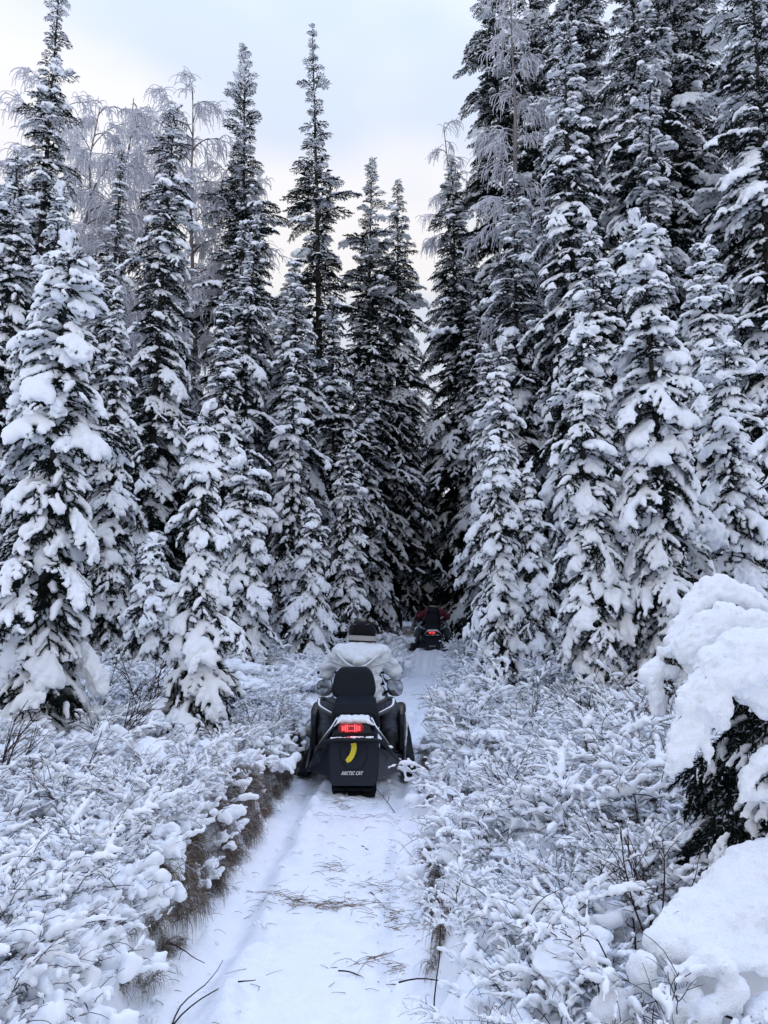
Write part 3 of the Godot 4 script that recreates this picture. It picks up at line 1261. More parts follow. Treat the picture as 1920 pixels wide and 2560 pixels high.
func round_rect(cx: float, cy: float, w: float, h: float, rad: float, z: float, top := 1.0) -> PackedVector3Array:
	var o := PackedVector3Array()
	for q in 4:
		var sx: float = [1, -1, -1, 1][q]
		var sy: float = [1, 1, -1, -1][q]
		for k in 6:
			var a := PI * 0.5 * (q + k / 5.0)
			var x := sx * (w * 0.5 - rad) + cos(a) * rad
			var y := sy * (h * 0.5 - rad) + sin(a) * rad
			x *= lerpf(1.0, top, (y + h * 0.5) / h)
			o.append(Vector3(cx + x, cy + y, z))
	return o


func slab(called: String, rings: Array, m: Material, parent: Node3D) -> MeshInstance3D:
	var o := MB.new()
	o.loft(rings)
	return obj(called, o.mesh(), m, parent)


# cushion-like block: outline pulled in and rounded toward both faces
func cushion(cx: float, cy: float, z0: float, z1: float, w: float, h: float, rad: float, top: float, soft: float, lean := 0.0) -> Array:
	var rings := []
	for q in [[0.0, 1.0], [0.15, 0.45], [0.5, 0.12], [1.0, 0.0]]:
		rings.append([z0 + (z1 - z0) * 0.28 * q[0], soft * q[1]])
	for q in [[1.0, 0.0], [0.5, 0.12], [0.15, 0.45], [0.0, 1.0]]:
		rings.append([z1 - (z1 - z0) * 0.28 * q[0], soft * q[1]])
	var out := []
	for q in rings:
		var rr := round_rect(cx, cy, w - 2.0 * q[1], h - 2.0 * q[1], maxf(rad - q[1] * 0.6, 0.012), q[0], top)
		for k in rr.size():
			rr[k].z += lean * (rr[k].y - cy)
		out.append(rr)
	return out


func lettering(text: String, size: float, slant: float) -> ArrayMesh:
	var tm := TextMesh.new()
	var f := SystemFont.new()
	f.font_names = PackedStringArray(["Droid Sans"])
	f.font_weight = 800
	tm.font = f
	tm.text = text
	tm.font_size = 64
	tm.pixel_size = size / 64.0
	tm.depth = 0.004
	var a := tm.get_mesh_arrays()
	var v: PackedVector3Array = a[Mesh.ARRAY_VERTEX]
	for k in v.size():
		v[k].x = v[k].x * 0.82 + v[k].y * slant
	a[Mesh.ARRAY_VERTEX] = v
	var m := ArrayMesh.new()
	m.add_surface_from_arrays(Mesh.PRIMITIVE_TRIANGLES, a)
	return m


# built facing -z with its snow flap at the origin
func snowmobile(label: String) -> Node3D:
	rng.seed = 31
	var t := thing("snowmobile", label, "snowmobile")
	# drive track: a ribbed rubber loop
	var prof := PackedVector3Array()
	for q in [[-0.08, 0.02], [-0.02, 0.06], [0.0, 0.14], [-0.02, 0.24], [-0.1, 0.3], [-1.5, 0.3], [-1.62, 0.24], [-1.62, 0.12], [-1.4, 0.0], [-0.3, -0.005]]:
		prof.append(Vector3(0, q[1], q[0] - 0.03))
	var ra := PackedVector3Array()
	var rb := PackedVector3Array()
	for p in prof:
		ra.append(p + Vector3(-0.178, 0, 0))
		rb.append(p + Vector3(0.178, 0, 0))
	var track := slab("drive_track", [ra, rb], M.rubber, t)
	for k in 5:
		for s in [-1.0, 0.0, 1.0]:
			var l := MB.new()
			var y := 0.012 + k * 0.058
			var z: float = [-0.05, 0.005, 0.02, 0.012, -0.02][k] - 0.035
			l.box(Basis(Vector3.RIGHT, [0.9, 0.35, 0.0, -0.3, -0.8][k]), Vector3(s * 0.118, y + 0.008, z + 0.012), Vector3(0.105, 0.02, 0.05), 0.006)
			obj("track_lug", l.mesh(), M.rubber, track)
	# flap
	var flap_rings := []
	for q in [[0.455, 0.400, -0.012], [0.40, 0.404, 0.0], [0.25, 0.398, 0.012], [0.17, 0.384, 0.02], [0.125, 0.352, 0.03], [0.112, 0.33, 0.032]]:
		var ring := PackedVector3Array()
		var hw: float = q[1] * 0.5
		for x in [-hw, -hw + 0.012, -hw * 0.5, 0.0, hw * 0.5, hw - 0.012, hw]:
			ring.append(Vector3(x, q[0], q[2] + (0.012 if absf(x) < hw - 0.001 else 0.004)))
		for x in [hw, hw * 0.5, 0.0, -hw * 0.5, -hw]:
			ring.append(Vector3(x, q[0], q[2] - 0.006))
		flap_rings.append(ring)
	var flap := slab("snow_flap", flap_rings, M.dull, t)
	var crest := MB.new()
	var cr := smooth_path(pts3([[-0.105, 0.40, 0.022], [-0.108, 0.34, 0.023], [-0.085, 0.28, 0.026], [-0.045, 0.238, 0.029], [0.045, 0.238, 0.029], [0.085, 0.28, 0.026], [0.108, 0.34, 0.023], [0.105, 0.40, 0.022], [0.07, 0.412, 0.021], [-0.07, 0.412, 0.021], [-0.105, 0.40, 0.022]]), 4)
	crest.tube(cr, taper(cr.size(), 0.0035, 0.0035), 6)
	obj("embossed_shield", crest.mesh(), M.plastic, flap)
	var cr2 := MB.new()
	var face_ := smooth_path(pts3([[-0.07, 0.375, 0.02], [-0.04, 0.35, 0.023], [-0.02, 0.33, 0.024], [0.0, 0.345, 0.023], [0.02, 0.33, 0.024], [0.04, 0.35, 0.023], [0.07, 0.375, 0.02]]), 4)
	cr2.tube(face_, taper(face_.size(), 0.006, 0.006), 6)
	obj("embossed_ridge", cr2.mesh(), M.dull, flap)
	var txt := obj("lettering", lettering("ARCTIC CAT", 0.037, 0.28), M.white, flap)
	txt.transform = Transform3D(Basis(Vector3.RIGHT, -0.12), Vector3(-0.012, 0.205, 0.0305))
	for s in [-1.0, 1.0]:
		for yy in [0.43, 0.15]:
			var b := MB.new()
			b.ball(Vector3(s * 0.165, yy, 0.0 if yy > 0.3 else 0.032), Vector3(0.008, 0.008, 0.006), 5, 8)
			obj("bolt", b.mesh(), M.metal, flap)
	# tunnel and tail
	slab("tunnel", [round_rect(0, 0.40, 0.36, 0.2, 0.03, -0.03), round_rect(0, 0.40, 0.36, 0.2, 0.03, -1.5)], M.dull, t)
	var hs := []
	for q in [[0.02, 0.46, 0.37, 0.03], [0.03, 0.485, 0.35, 0.06], [0.0, 0.52, 0.29, 0.11], [-0.05, 0.55, 0.27, 0.10], [-0.3, 0.56, 0.26, 0.09]]:
		hs.append(round_rect(0, q[1] + 0.0, q[2], q[3], minf(0.02, q[3] * 0.4), q[0], 0.86))
	var tail := slab("tail_light_housing", hs, M.plastic, t)
	var lens := MB.new()
	lens.loft(cushion(-0.022, 0.553, 0.0, 0.034, 0.205, 0.074, 0.034, 0.96, 0.012))
	var tl := obj("tail_light", lens.mesh(), M.lens, tail)
	for k in 11:
		var x := -0.092 + k * 0.0140
		if absf(x + 0.022) < 0.024:
			continue
		var l := MB.new()
		l.box(Basis.IDENTITY, Vector3(x, 0.553, 0.0365), Vector3(0.0055, 0.056 if k > 1 and k < 9 else 0.04, 0.006), 0.001)
		obj("tail_light_bar", l.mesh(), M.led, tl)
	for k in 3:
		var l := MB.new()
		l.box(Basis.IDENTITY, Vector3(-0.036 + k * 0.014, 0.553 + 0.018, 0.0365), Vector3(0.008, 0.006, 0.005), 0.001)
		l.box(Basis.IDENTITY, Vector3(-0.036 + k * 0.014, 0.553 - 0.02, 0.0365), Vector3(0.008, 0.006, 0.005), 0.001)
		obj("tail_light_bar", l.mesh(), M.led, tl)
	# snow on the tail rack
	var rk := Soft.new(Vector3(-0.25, 0.55, -0.4), Vector3(0.25, 0.72, 0.1), 0.012, 1.5)
	for k in 4:
		rk.cap(Vector3(-0.115, 0.603, -0.03 - k * 0.07), Vector3(0.105, 0.603, -0.03 - k * 0.07), 0.022, 0.024)
	rk.cap(Vector3(-0.12, 0.6, -0.0), Vector3(-0.16, 0.565, 0.01), 0.012, 0.008)
	rk.cap(Vector3(0.11, 0.6, -0.0), Vector3(0.165, 0.57, 0.0), 0.016, 0.010)
	var rko := rk.extract()
	roughen(rko, 20.0, 0.004, 60.0, 0.002)
	obj("snow_patch", rko.mesh(), M.snow, t)
	# rear bumper and the grab bars that sweep down from the rack
	var bump := pipe("rear_bumper", [[-0.40, 0.13, -0.42], [-0.355, 0.2, -0.3], [-0.315, 0.34, -0.1], [-0.285, 0.405, 0.03], [-0.2, 0.465, 0.09], [0.0, 0.478, 0.1], [0.2, 0.465, 0.09], [0.29, 0.375, 0.03], [0.36, 0.26, -0.15], [0.42, 0.14, -0.42]], 0.0165, M.plastic, t)
	for s in [-1.0, 1.0]:
		pipe("grab_bar", [[s * 0.12, 0.615, -0.2], [s * 0.145, 0.6, -0.08], [s * 0.18, 0.545, 0.01], [s * 0.24, 0.47, 0.03], [s * 0.29, 0.39, 0.0]], 0.0115, M.metal, t)
		# frosting of snow on the bar
		var fr := MB.new()
		var fp := smooth_path(pts3([[s * 0.14, 0.613, -0.09], [s * 0.18, 0.557, 0.008], [s * 0.24, 0.482, 0.028], [s * 0.275, 0.43, 0.01]]), 4)
		fr.tube(fp, taper(fp.size(), 0.008, 0.005), 6)
		obj("snow_streak", fr.mesh(), M.snow, t)
		# side of the tunnel, running board and foot well
		slab("side_plate", [pts3([[s * 0.19, 0.40, -0.02], [s * 0.30, 0.35, -0.02], [s * 0.40, 0.15, -0.35], [s * 0.2, 0.16, -0.06]]), pts3([[s * 0.19, 0.38, -0.06], [s * 0.29, 0.33, -0.06], [s * 0.39, 0.13, -0.39], [s * 0.2, 0.14, -0.1]])], M.alu if s > 0 else M.dull, t)
		var board := MB.new()
		board.box(Basis.IDENTITY, Vector3(s * 0.30, 0.165, -0.9), Vector3(0.2, 0.03, 1.1), 0.008)
		var bo := obj("running_board", board.mesh(), M.dull, t)
		for k in 5:
			var hole := MB.new()
			hole.box(Basis.IDENTITY, Vector3(s * 0.30, 0.184, -0.45 - k * 0.16), Vector3(0.15, 0.012, 0.03), 0.004)
			obj("tread_bar", hole.mesh(), M.alu, bo)
		pipe("board_rail", [[s * 0.42, 0.14, -0.42], [s * 0.425, 0.2, -0.7], [s * 0.43, 0.22, -1.0]], 0.013, M.metal, t)
		# hand rails with snow beside the passenger seat
		pipe("grab_handle", [[s * 0.19, 0.62, -0.25], [s * 0.26, 0.635, -0.33], [s * 0.315, 0.655, -0.42], [s * 0.325, 0.70, -0.52], [s * 0.29, 0.70, -0.62], [s * 0.2, 0.66, -0.62]], 0.018, M.alu, t)
		var hp := smooth_path(pts3([[s * 0.2, 0.632, -0.25], [s * 0.26, 0.65, -0.33], [s * 0.315, 0.672, -0.42], [s * 0.325, 0.712, -0.5]]), 4)
		var hm := MB.new()
		hm.tube(hp, taper(hp.size(), 0.005, 0.011), 7)
		obj("snow_streak", hm.mesh(), M.snow, t)
		# body side panel that wraps the knees
		var pr := []
		for q in [[-0.86, 0.32, 0.22, 0.05], [-0.92, 0.34, 0.36, 0.09], [-1.05, 0.36, 0.42, 0.13], [-1.3, 0.36, 0.44, 0.15], [-1.6, 0.34, 0.36, 0.14], [-1.8, 0.3, 0.2, 0.08]]:
			var rr := round_rect(s * 0.405, q[1], q[3] * 0.82, q[2], q[3] * 0.3, q[0], 0.8)
			pr.append(rr)
		var panel := slab("side_panel", pr, M.plastic, t)
		var edge_snow := MB.new()
		var ep := smooth_path(pts3([[s * 0.44, 0.53, -1.0], [s * 0.452, 0.45, -0.93], [s * 0.447, 0.34, -0.89], [s * 0.435, 0.24, -0.88]]), 4)
		edge_snow.tube(ep, PackedFloat32Array([0.004, 0.008, 0.005, 0.009, 0.006, 0.01, 0.004, 0.008, 0.01, 0.005, 0.009, 0.006, 0.004]), 6)
		if s > 0.0:
			obj("snow_streak", edge_snow.mesh(), M.snow, panel)
		# ski, spindle and arms
		var sk := []
		for q in [[-0.62, 0.035, 0.10], [-0.9, 0.012, 0.13], [-1.5, 0.01, 0.145], [-1.9, 0.03, 0.14], [-2.15, 0.11, 0.12], [-2.28, 0.2, 0.07]]:
			sk.append(round_rect(s * 0.47, q[1] + 0.015, q[2], 0.035, 0.012, q[0]))
		var ski := slab("ski", sk, M.rubber, t)
		pipe("spindle", [[s * 0.46, 0.03, -1.45], [s * 0.45, 0.2, -1.47], [s * 0.43, 0.34, -1.52]], 0.024, M.metal, ski)
		var shock := pipe("suspension_arm", [[s * 0.44, 0.18, -1.46], [s * 0.3, 0.24, -1.5], [s * 0.15, 0.28, -1.5]], 0.018, M.metal, t)
	for q in [[-0.11, 0.490, 0.095, 0.13, 0.010], [0.06, 0.497, 0.1, 0.16, 0.010], [0.27, 0.412, 0.035, 0.03, 0.010], [-0.31, 0.18, -0.6, 0.08, 0.014], [0.32, 0.182, -0.6, 0.08, 0.013], [-0.03, 0.315, -1.2, 0.1, 0.02]]:
		var dsf := Soft.new(Vector3(q[0] - 0.2, q[1] - 0.08, q[2] - 0.12), Vector3(q[0] + 0.3, q[1] + 0.08, q[2] + 0.12), 0.009, 1.5)
		for k in 6:
			var x: float = q[0] + (k / 5.0 - 0.5) * float(q[3])
			dsf.cap(Vector3(x, q[1] - 0.004, q[2]), Vector3(x + 0.03, q[1] - 0.004, q[2] + r(-0.012, 0.012)), q[4] * r(0.5, 1.1), q[4] * r(0.4, 1.0))
		var dm := dsf.extract()
		if dm.v.size():
			roughen(dm, 30.0, 0.002, 80.0, 0.001)
			obj("snow_streak", dm.mesh(), M.snow, t)
	for q in [[-0.10, 0.135, 0.034], [0.06, 0.128, 0.035], [0.14, 0.165, 0.028], [-0.15, 0.18, 0.026]]:
		var fl2 := MB.new()
		fl2.ball(Vector3(q[0], q[1], q[2]), Vector3(r(0.02, 0.04), r(0.008, 0.014), 0.004), 5, 9)
		obj("caked_snow", fl2.mesh(), M.snow, flap)
	# yellow tie-down strap end hanging from the bumper
	var strap := MB.new()
	var sp := smooth_path(pts3([[0.0, 0.452, 0.118], [0.004, 0.42, 0.066], [0.0, 0.385, 0.048], [-0.014, 0.345, 0.044], [-0.034, 0.318, 0.046], [-0.056, 0.30, 0.05]]), 4)
	var ring_a := []
	for k in sp.size():
		var tg := (sp[mini(k + 1, sp.size() - 1)] - sp[maxi(k - 1, 0)]).normalized()
		var ac := Vector3(tg.y, -tg.x, 0.0).normalized() * (0.021 if k < sp.size() - 3 else 0.016)
		var th := Vector3(0, 0, 0.0025)
		ring_a.append(PackedVector3Array([sp[k] - ac - th, sp[k] + ac - th, sp[k] + ac + th, sp[k] - ac + th]))
	strap.loft(ring_a)
	obj("yellow_strap", strap.mesh(), M.yellow, t)
	# seat, passenger backrest
	var seat_r := []
	for q in [[-0.2, 0.605, 0.42, 0.13], [-0.23, 0.635, 0.44, 0.2], [-0.34, 0.665, 0.42, 0.26], [-0.42, 0.66, 0.37, 0.25], [-0.7, 0.61, 0.34, 0.18], [-1.1, 0.58, 0.3, 0.16], [-1.3, 0.6, 0.26, 0.18]]:
		seat_r.append(round_rect(0.0, q[1] - 0.03, q[2], q[3], 0.05, q[0], 0.8))
	var seat := slab("seat", seat_r, M.vinyl, t)
	var br := slab("backrest", cushion(-0.018, 0.862, -0.48, -0.365, 0.41, 0.265, 0.095, 0.76, 0.034, -0.18), M.vinyl, t)
	slab("backrest_post", [round_rect(-0.018, 0.735, 0.24, 0.03, 0.01, -0.37), round_rect(-0.018, 0.735, 0.24, 0.03, 0.01, -0.45)], M.dull, t)
	for s in [-1.0, 1.0]:
		var b := MB.new()
		b.ball(Vector3(s * 0.065 - 0.015, 0.733, -0.368), Vector3(0.007, 0.007, 0.005), 5, 8)
		obj("bolt", b.mesh(), M.alu, br)
	# cowl, windscreen, handlebar, mirrors
	var cw := []
	for q in [[-1.15, 0.55, 0.36, 0.22], [-1.3, 0.60, 0.5, 0.34], [-1.6, 0.52, 0.66, 0.40], [-1.95, 0.42, 0.56, 0.30], [-2.2, 0.36, 0.34, 0.16]]:
		cw.append(round_rect(0, q[1], q[2], q[3], minf(q[2], q[3]) * 0.3, q[0], 0.8))
	slab("cowl", cw, M.plastic, t)
	var ws := []
	for q in [[-1.42, 0.95, 0.30], [-1.5, 0.86, 0.40], [-1.62, 0.72, 0.5]]:
		var ring := PackedVector3Array()
		for k in 9:
			var a := lerpf(-1.0, 1.0, k / 8.0)
			ring.append(Vector3(a * q[2] * 0.5, q[1], q[0] + a * a * 0.14))
		for k in 9:
			var a := lerpf(1.0, -1.0, k / 8.0)
			ring.append(Vector3(a * (q[2] * 0.5 - 0.006), q[1], q[0] - 0.006 + a * a * 0.14))
		ws.append(ring)
	slab("windscreen", ws, M.plastic, t)
	pipe("handlebar", [[-0.41, 0.865, -1.26], [-0.22, 0.865, -1.28], [-0.1, 0.86, -1.30], [0.1, 0.86, -1.30], [0.22, 0.865, -1.28], [0.42, 0.865, -1.26]], 0.014, M.dull, t)
	for s in [-1.0, 1.0]:
		var mf := MB.new()
		var outl := PackedVector3Array()
		for q in [[-0.085, 0.085], [-0.02, 0.09], [0.055, 0.075], [0.082, 0.035], [0.086, -0.02], [0.07, -0.07], [0.03, -0.092], [-0.03, -0.09], [-0.075, -0.062], [-0.088, 0.0]]:
			outl.append(Vector3(s * q[0], q[1], 0))
		var sm := PackedVector3Array()
		for k in 10:
			for j in 3:
				sm.append(outl[k].cubic_interpolate(outl[(k + 1) % 10], outl[(k + 9) % 10], outl[(k + 2) % 10], j / 3.0))
		var f0 := PackedVector3Array()
		var f1 := PackedVector3Array()
		var f2 := PackedVector3Array()
		for p in sm:
			f0.append(p * 0.9 + Vector3(0, 0, -0.035))
			f1.append(p + Vector3(0, 0, -0.01))
			f2.append(p * 0.99 + Vector3(0, 0, 0.004))
		mf.loft([f0, f1, f2])
		var fo := obj("mirror", mf.mesh(), M.plastic, t)
		fo.transform = Transform3D(Basis(Vector3.UP, s * 0.12) * Basis(Vector3.RIGHT, 0.10), Vector3(s * 0.352, 0.705, -1.4))
		fo.scale = Vector3(0.9, 0.9, 1.0)
		var g := MB.new()
		var g0 := PackedVector3Array()
		var g1 := PackedVector3Array()
		for p in sm:
			g0.append(p * 0.93 + Vector3(0, 0, 0.002))
			g1.append(p * 0.93 + Vector3(0, 0, 0.006))
		g.loft([g0, g1])
		obj("mirror_glass", g.mesh(), M.mirror, fo)
		var hs2 := pipe("mirror_arm", [[s * 0.2, 0.6, -1.46], [s * 0.27, 0.66, -1.45], [s * 0.34, 0.7, -1.43]], 0.012, M.plastic, t)
	return t


# ---------------------------------------------------------------- riders
func capsules(s: Soft, a: Array) -> void:
	for q in a:
		s.cap(q[0], q[1], q[2], q[3])


func rider(label: String, jacket: Material, at: Vector3, turn: float, feet_out: bool, backpack: bool) -> Node3D:
	rng.seed = 57
	var t := thing("person", label, "person", at, turn)
	var j := {}
	j.hip = Vector3(0.02, 0.70, -0.74)
	j.chest = Vector3(0.025, 0.97, -0.80)
	j.neck = Vector3(0.03, 1.13, -0.82)
	j.head = Vector3(0.04, 1.27, -0.845)
	for s in [-1.0, 1.0]:
		var q := "l" if s < 0.0 else "r"
		j["sh" + q] = Vector3(0.025 + s * 0.185, 1.075, -0.82)
		j["el" + q] = Vector3(0.02 + s * 0.305, 0.925, -0.98)
		j["wr" + q] = Vector3(0.01 + s * 0.33, 0.875, -1.2)
		j["hp" + q] = Vector3(0.02 + s * 0.10, 0.66, -0.76)
		j["kn" + q] = Vector3(s * 0.285, 0.545, -1.06)
		j["an" + q] = Vector3(s * 0.29, 0.26, -0.88)
		j["to" + q] = Vector3(s * 0.31, 0.205, -1.06)
		if feet_out:
			j["el" + q] = Vector3(0.02 + s * 0.40, 0.96, -0.95)
			j["kn" + q] = Vector3(s * 0.37, 0.56, -0.98)
			j["an" + q] = Vector3(s * 0.53, 0.16 if s < 0.0 else 0.24, -0.62)
			j["to" + q] = Vector3(s * 0.60, 0.07 if s < 0.0 else 0.17, -0.72)
	# the figure itself, under its clothes
	var b := Soft.new(Vector3(-0.75, -0.02, -1.4), Vector3(0.75, 1.48, -0.4), 0.02, 1.4)
	b.cap(j.hip, j.chest, 0.09, 0.085)
	b.cap(j.chest, j.neck, 0.085, 0.05)
	b.cap(j.neck, j.head, 0.055, 0.085)
	b.cap(j.head, j.head + Vector3(0, 0.03, -0.02), 0.09, 0.088)
	b.cap(j.head + Vector3(0, -0.01, -0.09), j.head + Vector3(0, -0.03, -0.105), 0.016, 0.018)
	for q in ["l", "r"]:
		b.cap(j["sh" + q], j["el" + q], 0.05, 0.04)
		b.cap(j["el" + q], j["wr" + q], 0.04, 0.03)
		b.cap(j["hp" + q], j["kn" + q], 0.075, 0.055)
		b.cap(j["kn" + q], j["an" + q], 0.05, 0.04)
		b.cap(j["an" + q], j["to" + q], 0.04, 0.03)
	obj("body", b.extract().mesh(), M.skin, t)
	# jacket
	var s := Soft.new(Vector3(-0.55, 0.55, -1.35), Vector3(0.6, 1.3, -0.45), 0.0095, 1.42)
	capsules(s, [
		[j.hip + Vector3(-0.10, 0.02, 0), j.hip + Vector3(0.11, 0.02, 0), 0.105, 0.105],
		[j.hip + Vector3(-0.09, 0.12, -0.02), j.hip + Vector3(0.10, 0.12, -0.02), 0.100, 0.100],
		[j.chest + Vector3(-0.085, 0, 0), j.chest + Vector3(0.085, 0, 0), 0.108, 0.108],
		[j.chest + Vector3(-0.12, 0.07, 0), j.chest + Vector3(0.12, 0.07, 0), 0.100, 0.100],
		[j.shl, j.shr, 0.078, 0.078], [j.shl + Vector3(0.08, 0.03, 0), j.neck + Vector3(0, 0.02, 0), 0.06, 0.085], [j.shr + Vector3(-0.08, 0.03, 0), j.neck + Vector3(0, 0.02, 0), 0.06, 0.085],
	])
	for q in ["l", "r"]:
		s.cap(j["sh" + q], j["el" + q], 0.080, 0.066)
		var d: Vector3 = j["wr" + q] - j["el" + q]
		s.cap(j["el" + q], j["el" + q] + d * 0.5, 0.068, 0.062)
		s.cap(j["el" + q] + d * 0.5, j["wr" + q], 0.066, 0.05)
	var jk := s.extract()
	for k in jk.v.size():
		var p := jk.v[k]
		var w := sin(p.y * 62.0 + 5.0 * fine.get_noise_3d(p.x * 3.0, p.y * 2.0, p.z * 3.0) + 2.0 * p.x)
		var low := smoothstep(1.06, 0.85, p.y)
		jk.v[k] = p + jk.n[k] * (0.013 * w * (0.25 + 0.75 * low) + 0.007 * lump.get_noise_3d(p.x * 9.0, p.y * 14.0, p.z * 9.0))
	for k in jk.v.size():
		var p := jk.v[k]
		var cut := 0.0
		for sd in [-1.0, 1.0]:
			# arm hole, running down from the shoulder
			var ax: float = 0.025 + sd * (0.185 - 0.05 * smoothstep(1.1, 0.9, p.y))
			cut += exp(-pow((p.x - ax) / 0.011, 2.0)) * smoothstep(0.84, 0.92, p.y) * smoothstep(1.17, 1.1, p.y)
		# yoke and folds that slant in to the waist
		cut += 0.7 * exp(-pow((p.y - 0.925 - 0.25 * absf(p.x)) / 0.009, 2.0))
		cut += 0.8 * exp(-pow((p.y - 0.82 + 0.2 * (p.x - 0.02)) / 0.010, 2.0)) + 0.8 * exp(-pow((p.y - 0.765 - 0.15 * p.x) / 0.010, 2.0))
		# sleeve folds at the elbow
		if absf(p.x) > 0.24:
			cut += 0.6 * (0.5 + 0.5 * sin((p.y + 0.4 * absf(p.x)) * 150.0)) * smoothstep(1.04, 0.98, p.y)
		jk.v[k] = p - jk.n[k] * 0.014 * cut * smoothstep(-0.95, -0.8, p.z)
	jk.renormal()
	var jo := obj("jacket", jk.mesh(), jacket, t)
	# yoke seam, hem cord and cuffs
	for q in [[[-0.23, 1.02, -0.775], [-0.12, 0.985, -0.70], [0.02, 0.97, -0.675], [0.16, 0.985, -0.70], [0.28, 1.02, -0.775]], [[-0.205, 0.70, -0.72], [-0.11, 0.675, -0.635], [0.02, 0.665, -0.615], [0.15, 0.675, -0.635], [0.245, 0.70, -0.72]]]:
		var sm := MB.new()
		var pp := smooth_path(pts3(q), 5)
		sm.tube(pp, taper(pp.size(), 0.009, 0.009), 6)
		obj("seam", sm.mesh(), jacket, jo)
	if not backpack:
		# the hood lies on the back as a pointed fold
		var hs := Soft.new(Vector3(-0.35, 0.82, -0.95), Vector3(0.4, 1.28, -0.42), 0.011, 1.4)
		var tip := Vector3(0.005, 1.012, -0.655)
		for k in 9:
			var f := k / 8.0
			var top := Vector3(lerpf(-0.165, 0.205, f), 1.105 + 0.045 * sin(f * PI), -0.735 + 0.02 * absf(f - 0.5))
			hs.cap(top + Vector3(0, 0, 0.03), tip.lerp(top, 0.16) + Vector3(0, 0.0, 0.06), 0.04, 0.032)
		hs.cap(Vector3(-0.16, 1.115, -0.77), Vector3(0.03, 1.165, -0.735), 0.045, 0.055)
		hs.cap(Vector3(0.20, 1.115, -0.77), Vector3(0.03, 1.165, -0.735), 0.045, 0.055)
		var ho := hs.extract()
		for k in ho.v.size():
			var p := ho.v[k]
			ho.v[k] = p + ho.n[k] * (0.010 * sin(p.y * 75.0 + 8.0 * lump.get_noise_3dv(p * 3.0)) * smoothstep(1.12, 1.0, p.y) + 0.007 * lump.get_noise_3dv(p * 12.0))
		ho.renormal()
		obj("hood", ho.mesh(), jacket, t)
		var seam := MB.new()
		var sp := smooth_path(pts3([[-0.20, 1.135, -0.70], [-0.16, 1.07, -0.648], [-0.085, 1.005, -0.598], [-0.03, 0.982, -0.578], [0.04, 0.982, -0.578], [0.095, 1.005, -0.598], [0.175, 1.07, -0.648], [0.23, 1.135, -0.70]]), 4)
		seam.tube(sp, taper(sp.size(), 0.010, 0.010), 6)
		obj("hood_hem", seam.mesh(), jacket, t)
	else:
		var bp := Soft.new(Vector3(-0.3, 0.6, -0.85), Vector3(0.3, 1.25, -0.45), 0.014, 1.4)
		for q in [[0.80, 0.11], [0.95, 0.11], [1.08, 0.09]]:
			bp.cap(Vector3(-0.06, q[0], -0.64), Vector3(0.1, q[0], -0.64), q[1], q[1])
		obj("backpack", bp.extract().mesh(), M.vinyl, t)
	# trousers
	var ts := Soft.new(Vector3(-0.75, 0.05, -1.3), Vector3(0.75, 0.9, -0.45), 0.016, 1.4)
	for q in ["l", "r"]:
		ts.cap(j["hp" + q], j["kn" + q], 0.105, 0.085)
		var d: Vector3 = j["an" + q] - j["kn" + q]
		ts.cap(j["kn" + q], j["kn" + q] + d * 0.6, 0.086, 0.08)
		ts.cap(j["kn" + q] + d * 0.6, j["an" + q] - d * 0.06, 0.078, 0.066)
	ts.cap(j.hpl, j.hpr, 0.115, 0.115)
	var to := ts.extract()
	for k in to.v.size():
		var p := to.v[k]
		to.v[k] = p + to.n[k] * (0.005 * sin(p.y * 70.0 + 9.0 * lump.get_noise_3dv(p * 4.0)) + 0.008 * lump.get_noise_3dv(p * 9.0))
	to.renormal()
	obj("trousers", to.mesh(), M.trousers, t)
	for q in ["l", "r"]:
		var bs := Soft.new(j["an" + q] + Vector3(-0.2, -0.2, -0.35), j["an" + q] + Vector3(0.2, 0.2, 0.2), 0.013, 1.4)
		bs.cap(j["an" + q] + Vector3(0, 0.07, 0), j["an" + q] + Vector3(0, -0.03, 0.01), 0.064, 0.056)
		bs.cap(j["an" + q] + Vector3(0, -0.04, 0.02), j["to" + q], 0.05, 0.046)
		obj("boot", bs.extract().mesh(), M.boots, t)
		# gloved hand closed round the grip: palm, four fingers and a thumb
		var w: Vector3 = j["wr" + q]
		var gs := Soft.new(w + Vector3(-0.12, -0.1, -0.16), w + Vector3(0.12, 0.12, 0.08), 0.006, 1.4)
		gs.cap(w + Vector3(0, 0, 0.03), w + Vector3(0, 0.0, -0.03), 0.04, 0.036)
		gs.cap(w + Vector3(-0.028, 0.005, -0.045), w + Vector3(0.028, 0.005, -0.045), 0.026, 0.026)
		for f in 4:
			var x := -0.036 + f * 0.024
			var l: float = [0.85, 1.0, 0.96, 0.8][f]
			var p0 := w + Vector3(x, 0.008, -0.06)
			var p1 := p0 + Vector3(0, 0.0, -0.04 * l)
			var p2 := p1 + Vector3(0, -0.034 * l, -0.008)
			var p3 := p2 + Vector3(0, -0.014, 0.026 * l)
			gs.cap(p0, p1, 0.0125, 0.012)
			gs.cap(p1, p2, 0.012, 0.011)
			gs.cap(p2, p3, 0.011, 0.010)
		var si := 1.0 if q == "l" else -1.0
		gs.cap(w + Vector3(si * 0.03, -0.005, -0.03), w + Vector3(si * 0.052, -0.02, -0.055), 0.015, 0.013)
		gs.cap(w + Vector3(si * 0.052, -0.02, -0.055), w + Vector3(si * 0.045, -0.04, -0.08), 0.013, 0.011)
		obj("glove", gs.extract().mesh(), M.boots, t)
	# helmet with its vents, and the goggle strap round it
	var hb := Basis(Vector3.UP, -0.08) * Basis(Vector3.RIGHT, -0.05)
	var hm := MB.new()
	hm.ball(Vector3.ZERO, Vector3(0.128, 0.125, 0.15), 22, 32, Color.WHITE, -0.62, 1.0)
